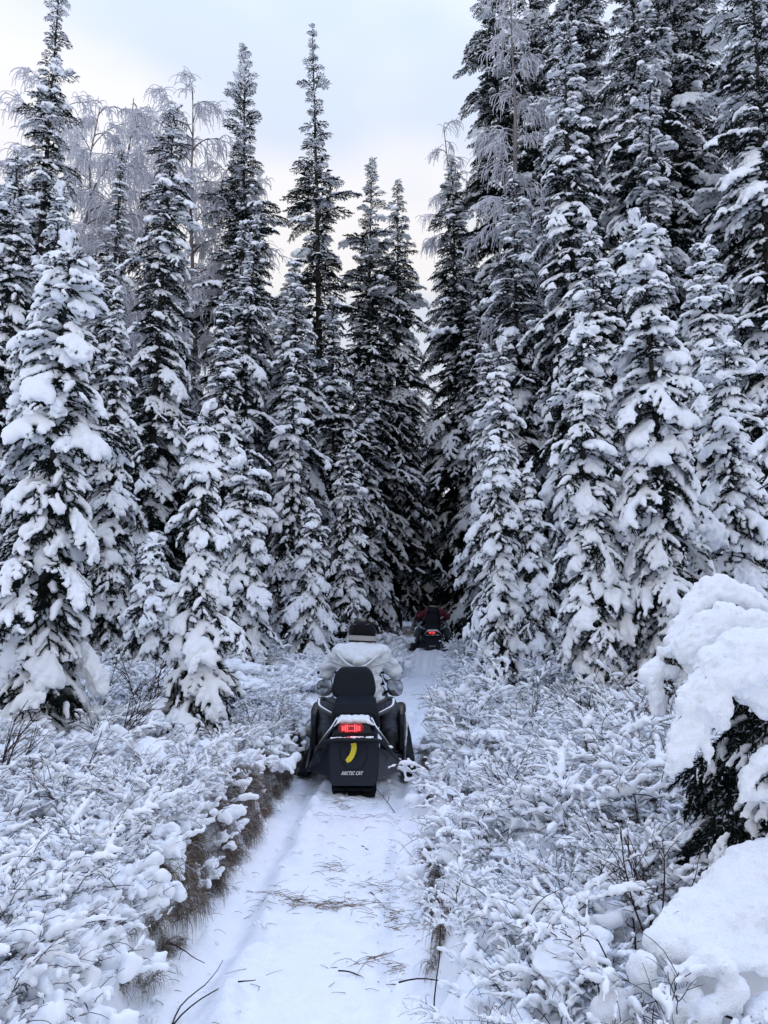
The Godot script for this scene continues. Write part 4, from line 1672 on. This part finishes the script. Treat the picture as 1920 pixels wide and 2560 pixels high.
	for k in hm.v.size():
		var p := hm.v[k]
		var cut := -0.035 if p.z > -0.04 else -0.075
		if p.y < cut:
			p.y = cut + (p.y - cut) * 0.45
		# a raised band from front to back with a step at each side, and a rolled lower edge
		var band := smoothstep(0.062, 0.05, absf(p.x)) * smoothstep(0.03, 0.06, p.y)
		p += hm.n[k] * 0.006 * band
		hm.v[k] = p
	hm.renormal()
	var he := obj("helmet", hm.mesh(), M.helmet, t)
	he.transform = Transform3D(hb, j.head + Vector3(0, 0.0, 0.02))
	for s2 in [-1.0, 1.0]:
		var vt := MB.new()
		vt.box(Basis(Vector3.RIGHT, -0.5) * Basis(Vector3.BACK, s2 * 0.25), Vector3(s2 * 0.062, 0.072, 0.118), Vector3(0.034, 0.007, 0.012), 0.003)
		obj("helmet_vent", vt.mesh(), M.alu, he)
	var rim_ := MB.new()
	var rp := PackedVector3Array()
	for k in 25:
		var a := TAU * k / 24.0
		rp.append(Vector3(cos(a) * 0.121, -0.078, sin(a) * 0.142))
	rim_.tube(rp, taper(25, 0.009, 0.009), 8, Color.WHITE, false)
	obj("helmet_rim", rim_.mesh(), M.helmet, he)
	var gl := []
	for q in [[-0.028, 0.127, 0.148], [-0.028, 0.132, 0.154], [-0.072, 0.129, 0.151], [-0.072, 0.122, 0.143]]:
		var ring := PackedVector3Array()
		for k in 28:
			var a := TAU * k / 28.0
			ring.append(Vector3(cos(a) * q[1], q[0] - 0.006 * cos(a), sin(a) * q[2]))
		gl.append(ring)
	var gm := MB.new()
	gm.loft(gl, false)
	obj("goggle_strap", gm.mesh(), M.strap, he)
	var col := Soft.new(Vector3(-0.2, 1.0, -1.0), Vector3(0.25, 1.3, -0.65), 0.012, 1.45)
	for k in 8:
		var a := TAU * k / 8.0
		var a2 := TAU * (k + 1) / 8.0
		col.cap(Vector3(0.035 + cos(a) * 0.075, 1.17, -0.835 + sin(a) * 0.075), Vector3(0.035 + cos(a2) * 0.075, 1.17, -0.835 + sin(a2) * 0.075), 0.032, 0.032)
	obj("neck_warmer", col.extract().mesh(), M.vinyl, t)
	return t


# ---------------------------------------------------------------- tables (metres)
# label, x, z, height of the tip, crown radius, snow load, seed, slimness of the crown, density
const NEAR_TREES := [
	["tall snow-laden spruce nearest the trail on the left with drooping white boughs to the ground", -2.72, -5.9, 4.56, 0.52, 1.35, 3, 0.38, 0.95],
	["small snow-covered spruce in front on the left with its bare leader showing at the tip", -1.63, -6.5, 3.24, 0.43, 1.4, 5, 0.75, 1.1],
	["small rounded snow-covered spruce just left of the white jacketed rider", -2.10, -11.3, 3.79, 0.54, 1.55, 6, 0.42, 1.1],
	["stout spruce hung with the largest snow balls, right of the trail beyond the frosted scrub", 3.07, -8.0, 5.88, 0.62, 1.60, 28, 0.45, 1.1],
	["broad snow-laden spruce between the clumpy thin spruce and the one with large snow balls", 2.30, -8.1, 4.75, 0.48, 1.45, 29, 0.5, 1.1],
	["thin clumpy spruce at the right edge of the scrub, bare dark trunk near its foot", 1.55, -9.6, 3.67, 0.34, 1.4, 31, 0.4, 1.1],
	["snow-plastered spruce near the right edge behind the bowed young spruce", 4.10, -8.5, 4.73, 0.50, 1.70, 32, 0.42, 1.1],
	["snow-caked spruce cut by the right edge of the view", 3.72, -6.5, 5.04, 0.46, 1.70, 33, 0.40, 1.1],
	["low snow-caked spruce cut by the left edge of the view", -3.75, -6.0, 2.72, 0.60, 1.70, 16, 0.50, 1.1],
]
const TREES := [
	["very tall spruce at the far left reaching out of the top of the view", -7.47, -15.0, 15.6, 0.98, 0.8, 1, 0.60, 1.1],
	["snowy spruce rising directly behind the tall one nearest the left trail edge", -4.85, -10.6, 7.82, 0.72, 1.5, 2, 0.52, 1.1],
	["dark column-shaped spruce on the left with few lone snow balls and a bare trunk", -4.33, -13.5, 11.22, 0.81, 0.75, 4, 0.40, 1.2],
	["left one of the two tallest spruces against the open sky", -4.38, -21.0, 19.03, 2.00, 0.35, 7, 0.7, 1.0],
	["right one of the two tallest spruces against the open sky, thin spire with tiered boughs", -1.79, -21.0, 19.43, 1.80, 0.3, 8, 0.78, 0.85],
	["dusted spruce with a thin spire left of the notch of sky", -0.45, -23.0, 15.83, 1.6, 0.45, 9, 0.56, 1.1],
	["thin spired spruce bordering the notch of sky on its left side", 0.29, -24.0, 15.78, 1.5, 0.5, 10, 0.56, 1.1],
	["snow-flecked spruce standing in front of the left one of the two tallest", -3.12, -16.0, 10.29, 0.98, 1.05, 11, 0.56, 1.2],
	["snow-flecked spruce standing in front of the right one of the two tallest", -1.95, -16.5, 9.55, 1.02, 1.1, 12, 0.60, 1.2],
	["slim frosted young spruce in the dark wood left of the far rider", -0.72, -16.0, 5.16, 0.55, 1.0, 13, 0.48, 1.2],
	["dark spruce in front of the left birches with a few snow pads", -6.68, -17.0, 12.6, 0.77, 0.7, 14, 0.64, 1.1],
	["snowy spruce at the left edge of the view below the very tall one", -6.87, -13.0, 9.91, 0.85, 1.2, 15, 0.48, 1.2],
	["snow-flecked spruce in the gap between the tall left one and the dark column", -4.32, -11.6, 6.51, 0.53, 1.3, 17, 0.48, 1.2],
	["dark spruce right of the notch of sky with little snow on its tip", 2.50, -24.5, 17.0, 2.0, 0.5, 21, 0.66, 1.2],
	["towering dark spruce behind the frosted birch on the right, its tip out of view", 5.10, -27.0, 28.1, 2.5, 0.5, 22, 0.6, 1.1],
	["tall snow-flecked spruce right of the frosted birch with a visible straight trunk", 4.18, -14.5, 14.06, 1.27, 1.05, 24, 0.56, 1.2],
	["towering spruce leaving the top of the view on the right", 8.16, -20.0, 22.4, 2.12, 0.9, 25, 0.48, 1.2],
	["dark tall spruce by the upper right corner with black gaps between its boughs", 6.95, -13.0, 14.4, 1.15, 0.95, 26, 0.40, 1.1],
	["snowy spruce behind the one with the largest snow balls", 5.79, -15.5, 13.58, 1.02, 1.35, 27, 0.52, 1.2],
	["pale frosted spruce leaning over the trail bend right of the far snowmobile", 1.87, -11.9, 5.8, 0.6, 1.35, 30, 0.60, 1.2],
	["snowy spruce behind the far rider at the trail bend", 1.75, -25.5, 8.9, 0.89, 1.25, 35, 0.56, 1.2],
	["shaded spruce close behind the small rounded one on the left", -3.0, -13.6, 7.3, 0.72, 1.0, 41, 0.56, 1.2],
	["shaded dusty spruce in the dark wood behind the white jacketed rider", -1.25, -19.0, 9.6, 1.02, 0.75, 42, 0.56, 1.2],
	["shaded frosted spruce at the left side of the trail bend", -0.40, -20.6, 8.2, 0.94, 0.8, 43, 0.56, 1.2],
	["slim shaded spruce deep behind the trail bend", 0.55, -27.0, 10.4, 1.10, 0.5, 44, 0.56, 1.1],
	["dark spruce deep in the wood right of the far rider", 3.1, -24.0, 11.4, 1.27, 0.55, 45, 0.56, 1.2],
	["half-hidden spruce between the dark column and the sky-high left spruce", -5.3, -18.5, 10.6, 1.10, 0.9, 46, 0.56, 1.2],
	["half-hidden snowy spruce behind the broad snow-laden one on the right", 3.55, -12.2, 7.9, 0.81, 1.35, 47, 0.52, 1.2],
	["half-hidden snowy spruce between the stout one with snow balls and the right edge", 5.0, -11.0, 7.2, 0.77, 1.6, 48, 0.48, 1.2],
	["snowy spruce low on the left behind the cut-off one", -5.35, -8.9, 5.0, 0.72, 1.7, 49, 0.52, 1.2],
	["snowy young spruce right behind the pale frosted leaning one", 2.5, -16.2, 7.3, 0.85, 1.2, 50, 0.56, 1.2],
	["dense dusted spruce behind the two slender snow-flecked ones on the left", -3.9, -24.5, 12.2, 1.44, 0.6, 51, 0.56, 1.2],
	["tall spruce behind the frosted birch, right of the towering dark one", 5.6, -21.5, 18.5, 1.78, 0.75, 52, 0.56, 1.2],
	["snow-dusted spruce half behind the tall snow-flecked one with a straight trunk", 3.25, -16.8, 11.9, 1.15, 0.85, 53, 0.56, 1.2],
	["snowy spruce at the far right between the two dark tall ones", 8.6, -15.0, 12.5, 1.19, 1.2, 54, 0.48, 1.2],
	["dusted spruce at the far left edge behind the very tall one", -9.6, -18.0, 12.8, 1.27, 0.8, 55, 0.56, 1.2],
	["dusted low spruce below the left birches", -7.9, -21.0, 10.6, 1.27, 0.7, 56, 0.56, 1.2],
	["low snowy spruce beside the trail where it bends right", 2.7, -18.4, 5.4, 0.81, 1.3, 57, 0.60, 1.2],
	["short snowy spruce beneath the thin clumpy one", 2.35, -11.9, 3.7, 0.59, 1.5, 58, 0.60, 1.2],
	["very tall spruce far back right of the frosted birch, tip out of view", 6.0, -26.0, 27.0, 2.4, 0.8, 71, 0.55, 1.1],
	["very tall spruce behind the one with a visible straight trunk, tip out of view", 7.6, -25.0, 26.0, 2.4, 0.85, 72, 0.55, 1.1],
	["very tall spruce behind the dark one by the upper right corner", 9.6, -22.5, 24.5, 2.2, 0.9, 73, 0.55, 1.1],
	["very tall spruce cut by the right edge, far back at the top", 9.3, -17.5, 20.0, 1.6, 0.9, 74, 0.55, 1.1],
	["tall dark spruce beside the frosted birch on its right, tip out of view", 5.2, -19.0, 21.5, 1.7, 0.75, 75, 0.5, 1.1],
	["tall spruce filling the gap between the two out-of-view spruces on the right", 6.6, -18.0, 20.5, 1.6, 0.9, 76, 0.5, 1.1],
	["dark tall spruce at the right edge of the view behind the snow-caked one", 8.1, -14.5, 17.0, 1.3, 0.8, 77, 0.5, 1.1],
	["dark spruce closing the foot of the notch of sky", 1.35, -33.0, 12.6, 1.9, 0.5, 61, 0.6, 1.2],
	["narrow dark spruce far behind the bend, left of the notch of sky", 0.4, -36.0, 12.2, 1.7, 0.5, 62, 0.6, 1.2],
	["low snowy spruce in the clearing left of the trail, behind the rounded one", -1.35, -13.4, 3.3, 0.55, 1.5, 63, 0.5, 1.2],
	["small snow-heaped spruce standing left of the rounded snow-covered one", -3.1, -9.9, 2.4, 0.5, 1.7, 64, 0.6, 1.2],
	["waist-high snowy spruce in the scrub behind the small one with the bare leader", -2.9, -12.3, 3.4, 0.6, 1.5, 65, 0.55, 1.2],
	["snowy spruce filling the gap left of the trail behind the rounded one", -1.9, -15.0, 6.6, 0.7, 1.1, 66, 0.55, 1.2],
	["dark narrow spruce between the two slender snow-flecked ones", -2.6, -18.5, 9.9, 0.9, 0.7, 67, 0.5, 1.2],
	["dark spruce squeezed between the dark column and the slim snow-flecked one", -3.7, -17.5, 11.0, 0.95, 0.6, 68, 0.5, 1.2],
	["narrow dark spruce behind the small snow-covered ones on the left", -5.9, -15.5, 9.0, 0.85, 0.8, 69, 0.5, 1.2],
	["dark spruce filling the gap right of the pale frosted leaning one", 3.3, -19.0, 10.5, 1.1, 0.7, 70, 0.5, 1.2],
]
const BIRCHES := [
	["frosted weeping birch in front of the towering dark spruce on the right", 3.35, -18.2, 2, 1.0, 0.4],
	["frosted birch at the left edge behind the very tall spruce", -10.6, -21.0, 0, 1.12, 1.0],
	["frosted birch between the very tall left spruce and the dark one before it", -8.4, -22.0, 1, 1.14, 2.2],
	["frosted birch directly behind the dark column-shaped spruce", -6.0, -23.0, 0, 1.08, 3.9],
	["pale frosted birch left of the two tallest spruces", -7.2, -24.5, 1, 1.2, 5.1],
	["small pale birch between the dark column-shaped spruce and the left of the two tallest", -5.2, -22.0, 0, 0.98, 0.7],
	["broad frosted birch low in the gap right of the very tall left spruce", -7.4, -20.0, 1, 0.95, 3.1],
	["pale frosted birch farthest left in the gap beside the very tall spruce", -9.6, -20.5, 0, 1.0, 5.6],
	["frosted birch showing over the spruces in the upper right corner", 9.6, -24.5, 0, 1.5, 0.2],
	["thin frosted birch at the sky edge left of the towering dark spruce", 3.55, -28.5, 2, 1.1, 2.8],
]
# label, x, z, scale, kind, mesh
const SHRUBS := [
	["dark forked twiggy shrub left of the small spruce with the bare leader", -2.1, -6.4, 1.1, 2, 0],
	["bare upright twigs beside the foot of the tall left spruce", -2.05, -5.5, 1.1, 2, 1],
	["dark branching twigs standing up in the left foreground snow", -2.35, -4.6, 1.0, 2, 2],
	["snow-pillowed shrub hanging over the left edge of the trail nearest the camera", -1.35, -2.9, 0.8, 1, 0],
	["bent snow-covered shrub on the left bank above the thick brown grass", -1.45, -4.2, 0.85, 1, 1],
	["rounded snowy shrub on the left bank close to the near snowmobile", -1.2, -6.0, 0.85, 1, 2],
	["tall arching snow-lined shrub in the middle of the right scrub", 1.5, -5.4, 1.15, 0, 0],
	["arching shrub with snowy twigs left of the bowed young spruce", 1.05, -4.2, 1.05, 0, 1],
	["spreading snow-lined shrub at the right trail edge near the snowmobile", 0.75, -6.6, 0.95, 0, 2],
	["low snow-lined shrub at the right trail edge nearest the camera", 0.62, -3.1, 0.8, 0, 3],
	["bare dark twigs in front of the bowed young spruce", 1.35, -3.1, 0.95, 2, 1],
	["upright bare twigs above the snow mound in the bottom right corner", 1.0, -3.0, 0.8, 2, 0],
	["snow-heaped shrub in front of the broad snow-laden spruce on the right", 2.3, -7.9, 1.25, 0, 4],
	["large snow-lined twiggy shrub below the stout spruce with snow balls", 2.6, -6.9, 1.6, 0, 5],
	["snow-lined shrub at the foot of the thin clumpy spruce", 1.4, -9.6, 1.2, 0, 1],
	["snow-heaped hump of brush left of the trail bend, in front of the dark wood", -0.05, -15.6, 1.3, 1, 0],
	["low snow-covered brush crowding the trail just left of the far snowmobile", 0.12, -17.5, 1.0, 1, 2],
	["snow-buried shrub at the left edge in the foreground", -2.0, -3.4, 0.95, 1, 3],
]
# label, x, z, turn, length, forks, seed, name, lift, tilt
const STICKS := [
	["dark forked stick lying on the trail a few metres behind the snowmobile", -0.16, -4.95, -1.22, 0.5, 2, 1, "fallen_stick"],
	["long thin bent stick sticking out of the left trail side nearest the camera", -0.78, -2.95, 1.45, 0.42, 0, 2, "fallen_stick", 0.0, 0.12],
	["long curved stick lying across the left ski groove in the foreground", -0.78, -2.97, 1.1, 0.42, 0, 3, "fallen_stick", 0.0, 0.1],
	["short thick dark stick on the packed trail in the foreground", -0.58, -3.14, 0.1, 0.07, 0, 4, "fallen_stick"],
	["pair of thin dark twigs lying together in the middle of the trail", -0.19, -3.34, -0.4, 0.2, 1, 5, "fallen_stick"],
	["tall thin stem leaning at the right trail edge nearest the camera", 0.17, -2.95, 1.6, 0.75, 0, 6, "leaning_stem", 0.0, 0.35],
	["thin stick reaching in from the right scrub over the trail edge", 0.06, -3.2, 0.0, 0.3, 1, 7, "fallen_stick", 0.05, 0.05],
	["spray of thin twigs on the trail right behind the near snowmobile", 0.1, -5.75, 2.0, 0.5, 5, 8, "fallen_stick", 0.0, 0.18],
	["small twig lying on the left ski groove below the brown grass", -0.98, -3.55, -0.9, 0.3, 1, 9, "fallen_stick"],
	["tiny forked twig on the right half of the trail", -0.07, -4.19, -1.0, 0.09, 1, 10, "fallen_stick"],
]
# label, foot, tip (height above the foot), thickness, arch
const DEAD := [
	["leaning dead stem lined with snow at the wood edge left of the near rider", [-0.85, 0.0, -13.0], [-1.75, 1.35, -13.6], 0.045, 0.08],
	["snowy fallen log beside the trail behind the near rider", [0.15, 0.1, -14.6], [-0.55, 0.35, -15.2], 0.06, 0.05],
]
const PADS := [
	[
		[[-0.316, 1.182, -0.100, 0.034], [-0.271, 1.257, -0.130, 0.042], [-0.215, 1.330, -0.150, 0.047], [-0.137, 1.404, -0.150, 0.055], [-0.062, 1.414, -0.150, 0.057], [0.034, 1.364, -0.150, 0.054], [0.135, 1.306, -0.150, 0.054], [0.222, 1.208, -0.150, 0.054]],
		[[-0.310, 1.081, 0.050, 0.032], [-0.330, 1.149, 0.050, 0.051], [-0.256, 1.227, 0.050, 0.065], [-0.161, 1.272, 0.050, 0.070], [-0.047, 1.245, 0.050, 0.065], [0.068, 1.217, 0.050, 0.065]],
		[[-0.309, 1.063, 0.100, 0.027], [-0.259, 1.148, 0.100, 0.055], [-0.166, 1.193, 0.100, 0.055]],
		[[-0.437, 0.960, 0.250, 0.030], [-0.373, 1.035, 0.250, 0.047], [-0.292, 1.107, 0.250, 0.065], [-0.185, 1.159, 0.250, 0.074], [-0.081, 1.163, 0.250, 0.078], [0.022, 1.141, 0.250, 0.078]],
		[[-0.300, 1.051, 0.280, 0.056], [-0.201, 1.083, 0.300, 0.072], [-0.097, 1.041, 0.300, 0.081]],
		[[-0.184, 1.012, 0.300, 0.051], [-0.136, 0.966, 0.300, 0.051], [-0.060, 0.958, 0.300, 0.055]],
		[[-0.373, 1.035, 0.250, 0.039], [-0.429, 0.954, 0.270, 0.038], [-0.461, 0.893, 0.280, 0.032], [-0.480, 0.844, 0.280, 0.023]],
		[[-0.323, 1.018, 0.280, 0.047], [-0.331, 0.958, 0.300, 0.046], [-0.313, 0.896, 0.300, 0.034]],
		[[-0.353, 0.930, 0.250, 0.039], [-0.412, 0.852, 0.280, 0.040], [-0.474, 0.786, 0.300, 0.040], [-0.511, 0.721, 0.300, 0.029]],
		[[-0.370, 0.852, 0.280, 0.025], [-0.365, 0.790, 0.300, 0.021], [-0.367, 0.741, 0.300, 0.013]],
		[[-0.404, 1.142, -0.050, 0.024], [-0.346, 1.151, -0.050, 0.029], [-0.326, 1.175, -0.050, 0.024]],
		[[-0.369, 1.062, -0.050, 0.026], [-0.426, 1.072, -0.050, 0.038], [-0.452, 1.025, -0.050, 0.036], [-0.431, 0.946, -0.050, 0.036], [-0.425, 0.886, -0.050, 0.031]],
		[[-0.244, 0.684, 0.350, 0.029], [-0.204, 0.736, 0.350, 0.033], [-0.148, 0.772, 0.350, 0.037], [-0.077, 0.792, 0.350, 0.037]],
		[[-0.256, 0.625, 0.350, 0.025], [-0.221, 0.653, 0.350, 0.033], [-0.148, 0.645, 0.350, 0.033]],
	],
]
const MOUND := [
		[[-0.147, 0.246, -0.050, 0.044], [-0.059, 0.263, -0.100, 0.058], [0.045, 0.292, -0.150, 0.070], [0.158, 0.333, -0.200, 0.082], [0.293, 0.373, -0.250, 0.095], [0.452, 0.433, -0.300, 0.104]],
		[[-0.119, 0.243, 0.000, 0.033], [-0.036, 0.262, 0.000, 0.046], [0.069, 0.268, -0.050, 0.067], [0.206, 0.310, -0.050, 0.101]],
		[[-0.041, 0.259, 0.050, 0.035], [0.055, 0.259, 0.050, 0.035], [0.152, 0.265, 0.050, 0.042]],
		[[-0.223, 0.229, 0.050, 0.029], [-0.228, 0.193, 0.050, 0.032], [-0.213, 0.169, 0.050, 0.026]],
		[[-0.153, 0.216, 0.100, 0.025], [-0.096, 0.228, 0.100, 0.025], [-0.032, 0.243, 0.100, 0.028], [0.031, 0.252, 0.100, 0.025], [0.125, 0.240, 0.100, 0.028], [0.220, 0.240, 0.100, 0.028]],
		[[-0.100, 0.149, 0.100, 0.031], [-0.145, 0.111, 0.100, 0.034], [-0.166, 0.061, 0.100, 0.034]],
		[[-0.008, 0.246, 0.150, 0.028], [0.012, 0.202, 0.150, 0.028], [-0.012, 0.159, 0.150, 0.031], [-0.107, 0.116, 0.150, 0.028]],
		[[-0.335, 0.154, 0.050, 0.029], [-0.321, 0.109, 0.050, 0.035], [-0.345, 0.064, 0.050, 0.041], [-0.307, 0.049, 0.050, 0.035]],
		[[0.062, 0.116, 0.150, 0.034], [0.125, 0.145, 0.150, 0.034]],
]


func _ready() -> void:
	# ---- camera, sky, sun, exposure
	var cam := Camera3D.new()
	cam.name = "camera"
	cam.fov = 69.4
	cam.near = 0.05
	cam.far = 1200.0
	cam.position = Vector3(0, 1.57, 0)
	cam.rotation.x = 0.1184
	add_child(cam)
	cam.current = true
	var env := Environment.new()
	env.background_mode = Environment.BG_SKY
	var sky := Sky.new()
	var sm := PanoramaSkyMaterial.new()
	sm.panorama = ImageTexture.create_from_image(sky_image())
	sky.sky_material = sm
	env.sky = sky
	env.background_energy_multiplier = 1.0
	env.ambient_light_source = Environment.AMBIENT_SOURCE_SKY
	env.tonemap_mode = Environment.TONE_MAPPER_LINEAR
	env.tonemap_exposure = 1.9
	env.sdfgi_enabled = true
	env.ssao_enabled = true
	env.ssil_enabled = true
	var we := WorldEnvironment.new()
	we.name = "world_environment"
	we.environment = env
	add_child(we)
	var sun := DirectionalLight3D.new()
	sun.name = "sun"
	sun.light_energy = 0.4
	sun.light_color = Color(1.0, 0.97, 0.94)
	sun.light_angular_distance = 25.0
	sun.shadow_enabled = true
	add_child(sun)
	sun.look_at_from_position(Vector3(1.8, 20.0, -30.5), Vector3.ZERO)
	# ---- shared noises and materials
	rng.seed = 12345
	lump.seed = 5
	lump.frequency = 1.0
	lump.noise_type = FastNoiseLite.TYPE_SIMPLEX_SMOOTH
	lump.fractal_type = FastNoiseLite.FRACTAL_NONE
	fine.seed = 9
	fine.frequency = 1.0
	fine.fractal_octaves = 3
	make_materials()
	var clock := Time.get_ticks_msec()
	# ---- land
	make_ground()
	print("ground ", Time.get_ticks_msec() - clock)
	make_clumps()
	# ---- trees
	for e in NEAR_TREES:
		spruce("spruce_tree", e[0], e[1], e[2], e[3], e[4], e[5], e[6], true, e[7], e[8])
	for e in TREES:
		spruce("spruce_tree", e[0], e[1], e[2], e[3], e[4], e[5], e[6], false, e[7], e[8])
	print("trees ", Time.get_ticks_msec() - clock)
	rng.seed = 808
	var bm := [birch_meshes(15.5, 2.7), birch_meshes(15.0, 2.3), birch_meshes(18.5, 1.45)]
	for e in BIRCHES:
		var t := thing("birch_tree", e[0], "tree", Vector3(e[1], land(e[1], e[2]) - 0.1, e[2]), e[5])
		t.scale = Vector3.ONE * float(e[4])
		obj("trunk", bm[e[3]][0], M.twig, t)
		obj("frosted_twigs", bm[e[3]][1], M.frost, t)
	make_far_wood()
	print("birch ", Time.get_ticks_msec() - clock)
	# ---- riders and machines
	var s1 := snowmobile("black snowmobile with a yellow strap on its snow flap, nearest on the trail")
	s1.position = Vector3(-0.241, 0.0, -6.1)
	rider("rider in a white hooded jacket, dark trousers and a black helmet", M.jacket, Vector3(-0.241, 0.0, -6.1), 0.0, false, false)
	var s2: Node3D = s1.duplicate()
	s2.name = numbered("snowmobile")
	add_child(s2)
	var y2 := land(1.27, -20.2)
	s2.position = Vector3(1.27, y2 + 0.0, -19.5)
	s2.rotation.y = -0.06
	tag(s2, "black snowmobile farther off where the trail enters the dark wood", "snowmobile")
	var st := s2.get_node_or_null("yellow_strap")
	if st:
		st.free()
	rider("rider in a maroon jacket with a dark backpack, feet out beside the far snowmobile", M.maroon, Vector3(1.27, y2, -19.5), -0.06, true, true)
	for p in [[Vector3(-0.26, 0.553, -6.03), 0.0], [Vector3(1.25, y2 + 0.553, -19.43), -0.06]]:
		var l := SpotLight3D.new()
		l.name = "tail_light_glow"
		l.light_color = Color(1.0, 0.05, 0.06)
		l.light_energy = 0.05
		l.light_size = 0.05
		l.spot_range = 30.0
		l.spot_attenuation = 2.0
		l.spot_angle = 80.0
		l.shadow_enabled = true
		add_child(l, true)
		l.position = p[0]
		l.rotation.y = PI + p[1]
	print("sleds ", Time.get_ticks_msec() - clock)
	# ---- undergrowth and small things
	make_undergrowth()
	make_deadwood()
	make_near_snow()
	print("all ", Time.get_ticks_msec() - clock)


# leaning dead stems lined with snow
func make_deadwood() -> void:
	rng.seed = 515
	for e in DEAD:
		var t := thing("dead_stem", e[0], "dead tree", Vector3(e[1][0], land(e[1][0], e[1][2]) - 0.05, e[1][2]))
		var p := PackedVector3Array()
		var to := Vector3(e[2][0] - e[1][0], e[2][1], e[2][2] - e[1][2])
		for k in 8:
			var f := k / 7.0
			p.append(to * f + Vector3(0.05 * sin(f * 5.0), float(e[4]) * sin(f * PI), 0.04 * sin(f * 7.0)))
		var w := MB.new()
		w.tube(p, taper(8, e[3], e[3] * 0.45), 7, Color(0.05, 0.043, 0.04))
		for k in 5:
			var b := arc(sample(p, r(0.3, 0.95)), rng.randf() * TAU, r(0.0, 0.9), r(0.15, 0.5), 4, 0.1)
			w.tube(b, taper(5, e[3] * 0.25, e[3] * 0.12), 4, Color(0.05, 0.043, 0.04))
		obj("trunk", w.mesh(), M.twig, t)
		var q := []
		for k in 8:
			q.append([p[k].x, p[k].y + e[3] * 0.9, p[k].z, e[3] * r(0.6, 1.0)])
		var sn := soft_from([q], 0.014, 1.6)
		roughen(sn, 12.0, 0.008, 30.0, 0.004)
		obj("snow_cover", sn.mesh(), M.snow, t)


# the wood beyond the trees one can tell apart
func make_far_wood() -> void:
	rng.seed = 606
	var kinds := []
	for q in 3:
		var dark := MB.new()
		var white := MB.new()
		var h := 10.0
		dark.tube(PackedVector3Array([Vector3.ZERO, Vector3(0, h * 0.5, 0), Vector3(0, h, 0)]), PackedFloat32Array([0.12, 0.08, 0.01]), 5, Color(0.03, 0.028, 0.026))
		var y := 0.6
		while y < h:
			var f := 1.0 - y / h
			for k in 7:
				var l := maxf(0.12, 1.5 * pow(f, 0.75) * r(0.6, 1.25))
				var az := rng.randf() * TAU
				var p := arc(Vector3(0, y, 0), az, r(-0.1, 0.3) + 0.4 * pow(1.0 - f, 2.0), l, 4, r(0.08, 0.22))
				var g := r(0.7, 1.3)
				dark.tube(p, taper(5, 0.075, 0.03), 4, Color(0.02, 0.03, 0.026) * g, false, 0.5)
				for j in 5:
					var w := arc(sample(p, r(0.2, 1.0)), az + r(-1.0, 1.0), r(-0.6, 0.1), l * r(0.15, 0.4) + 0.06, 2, 0.2)
					dark.tube(w, taper(3, 0.045, 0.015), 3, Color(0.02, 0.03, 0.026) * g, false)
					if rng.randf() < 0.4:
						white.tube(shifted(w, 0.035), taper(3, r(0.025, 0.045), 0.02), 4)
				if rng.randf() < 0.6:
					white.tube(shifted(p, 0.045), taper(5, r(0.02, 0.05), r(0.03, 0.06)), 5, Color.WHITE, true, 0.7)
			y += r(0.18, 0.32)
		for k in 500:
			var sy := h * pow(rng.randf(), 1.3) * 0.95
			var ir := 0.75 * pow(1.0 - sy / h, 0.75) * rng.randf()
			var ia := rng.randf() * TAU
			var c0 := Vector3(cos(ia) * ir, sy, sin(ia) * ir)
			var wd := Vector3(r(-1, 1), r(-1, 1), r(-1, 1)).normalized() * r(0.08, 0.2)
			dark.tri(c0 - wd, c0 + wd, c0 + Vector3(cos(ia), r(-0.8, 0.3), sin(ia)) * r(0.2, 0.45), needle_col(0.0))
		kinds.append([dark.mesh(), white.mesh()])
	var put := [[], [], []]
	for k in 60:
		var d := 26.0 + 26.0 * rng.randf()
		var x := r(-0.75, 0.75) * d
		if absf(x - trail_x(-d)) < 1.3:
			continue
		var hh := r(0.75, 1.15) * (1.0 + 0.35 * smoothstep(0.0, 0.35, x / d)) * (d * 0.011 + 0.7)
		if absf(x / d - 0.045) < 0.05:
			hh *= 0.9
		put[rng.randi_range(0, 2)].append(Transform3D(Basis(Vector3.UP, rng.randf() * TAU) * Basis.from_scale(Vector3(hh, hh, hh)), Vector3(x, land(x, -d) - 0.2, -d)))
	# the same wood goes on behind and beside the camera, where it shades the trail and shows in the mirrors
	for k in 26:
		var a := r(0.9, TAU - 0.9)
		var d := r(24.0, 44.0)
		var p := Vector3(sin(a) * d, 0, -cos(a) * d)
		if absf(p.x - trail_x(p.z)) < 3.0:
			continue
		var hh := r(0.8, 1.4)
		put[k % 3].append(Transform3D(Basis(Vector3.UP, rng.randf() * TAU) * Basis.from_scale(Vector3(hh, hh, hh)), Vector3(p.x, land(p.x, p.z) - 0.2, p.z)))
	for q in 3:
		many("far_woods", kinds[q][0], M.needles, put[q])
		many("far_woods_snow", kinds[q][1], M.snow, put[q])
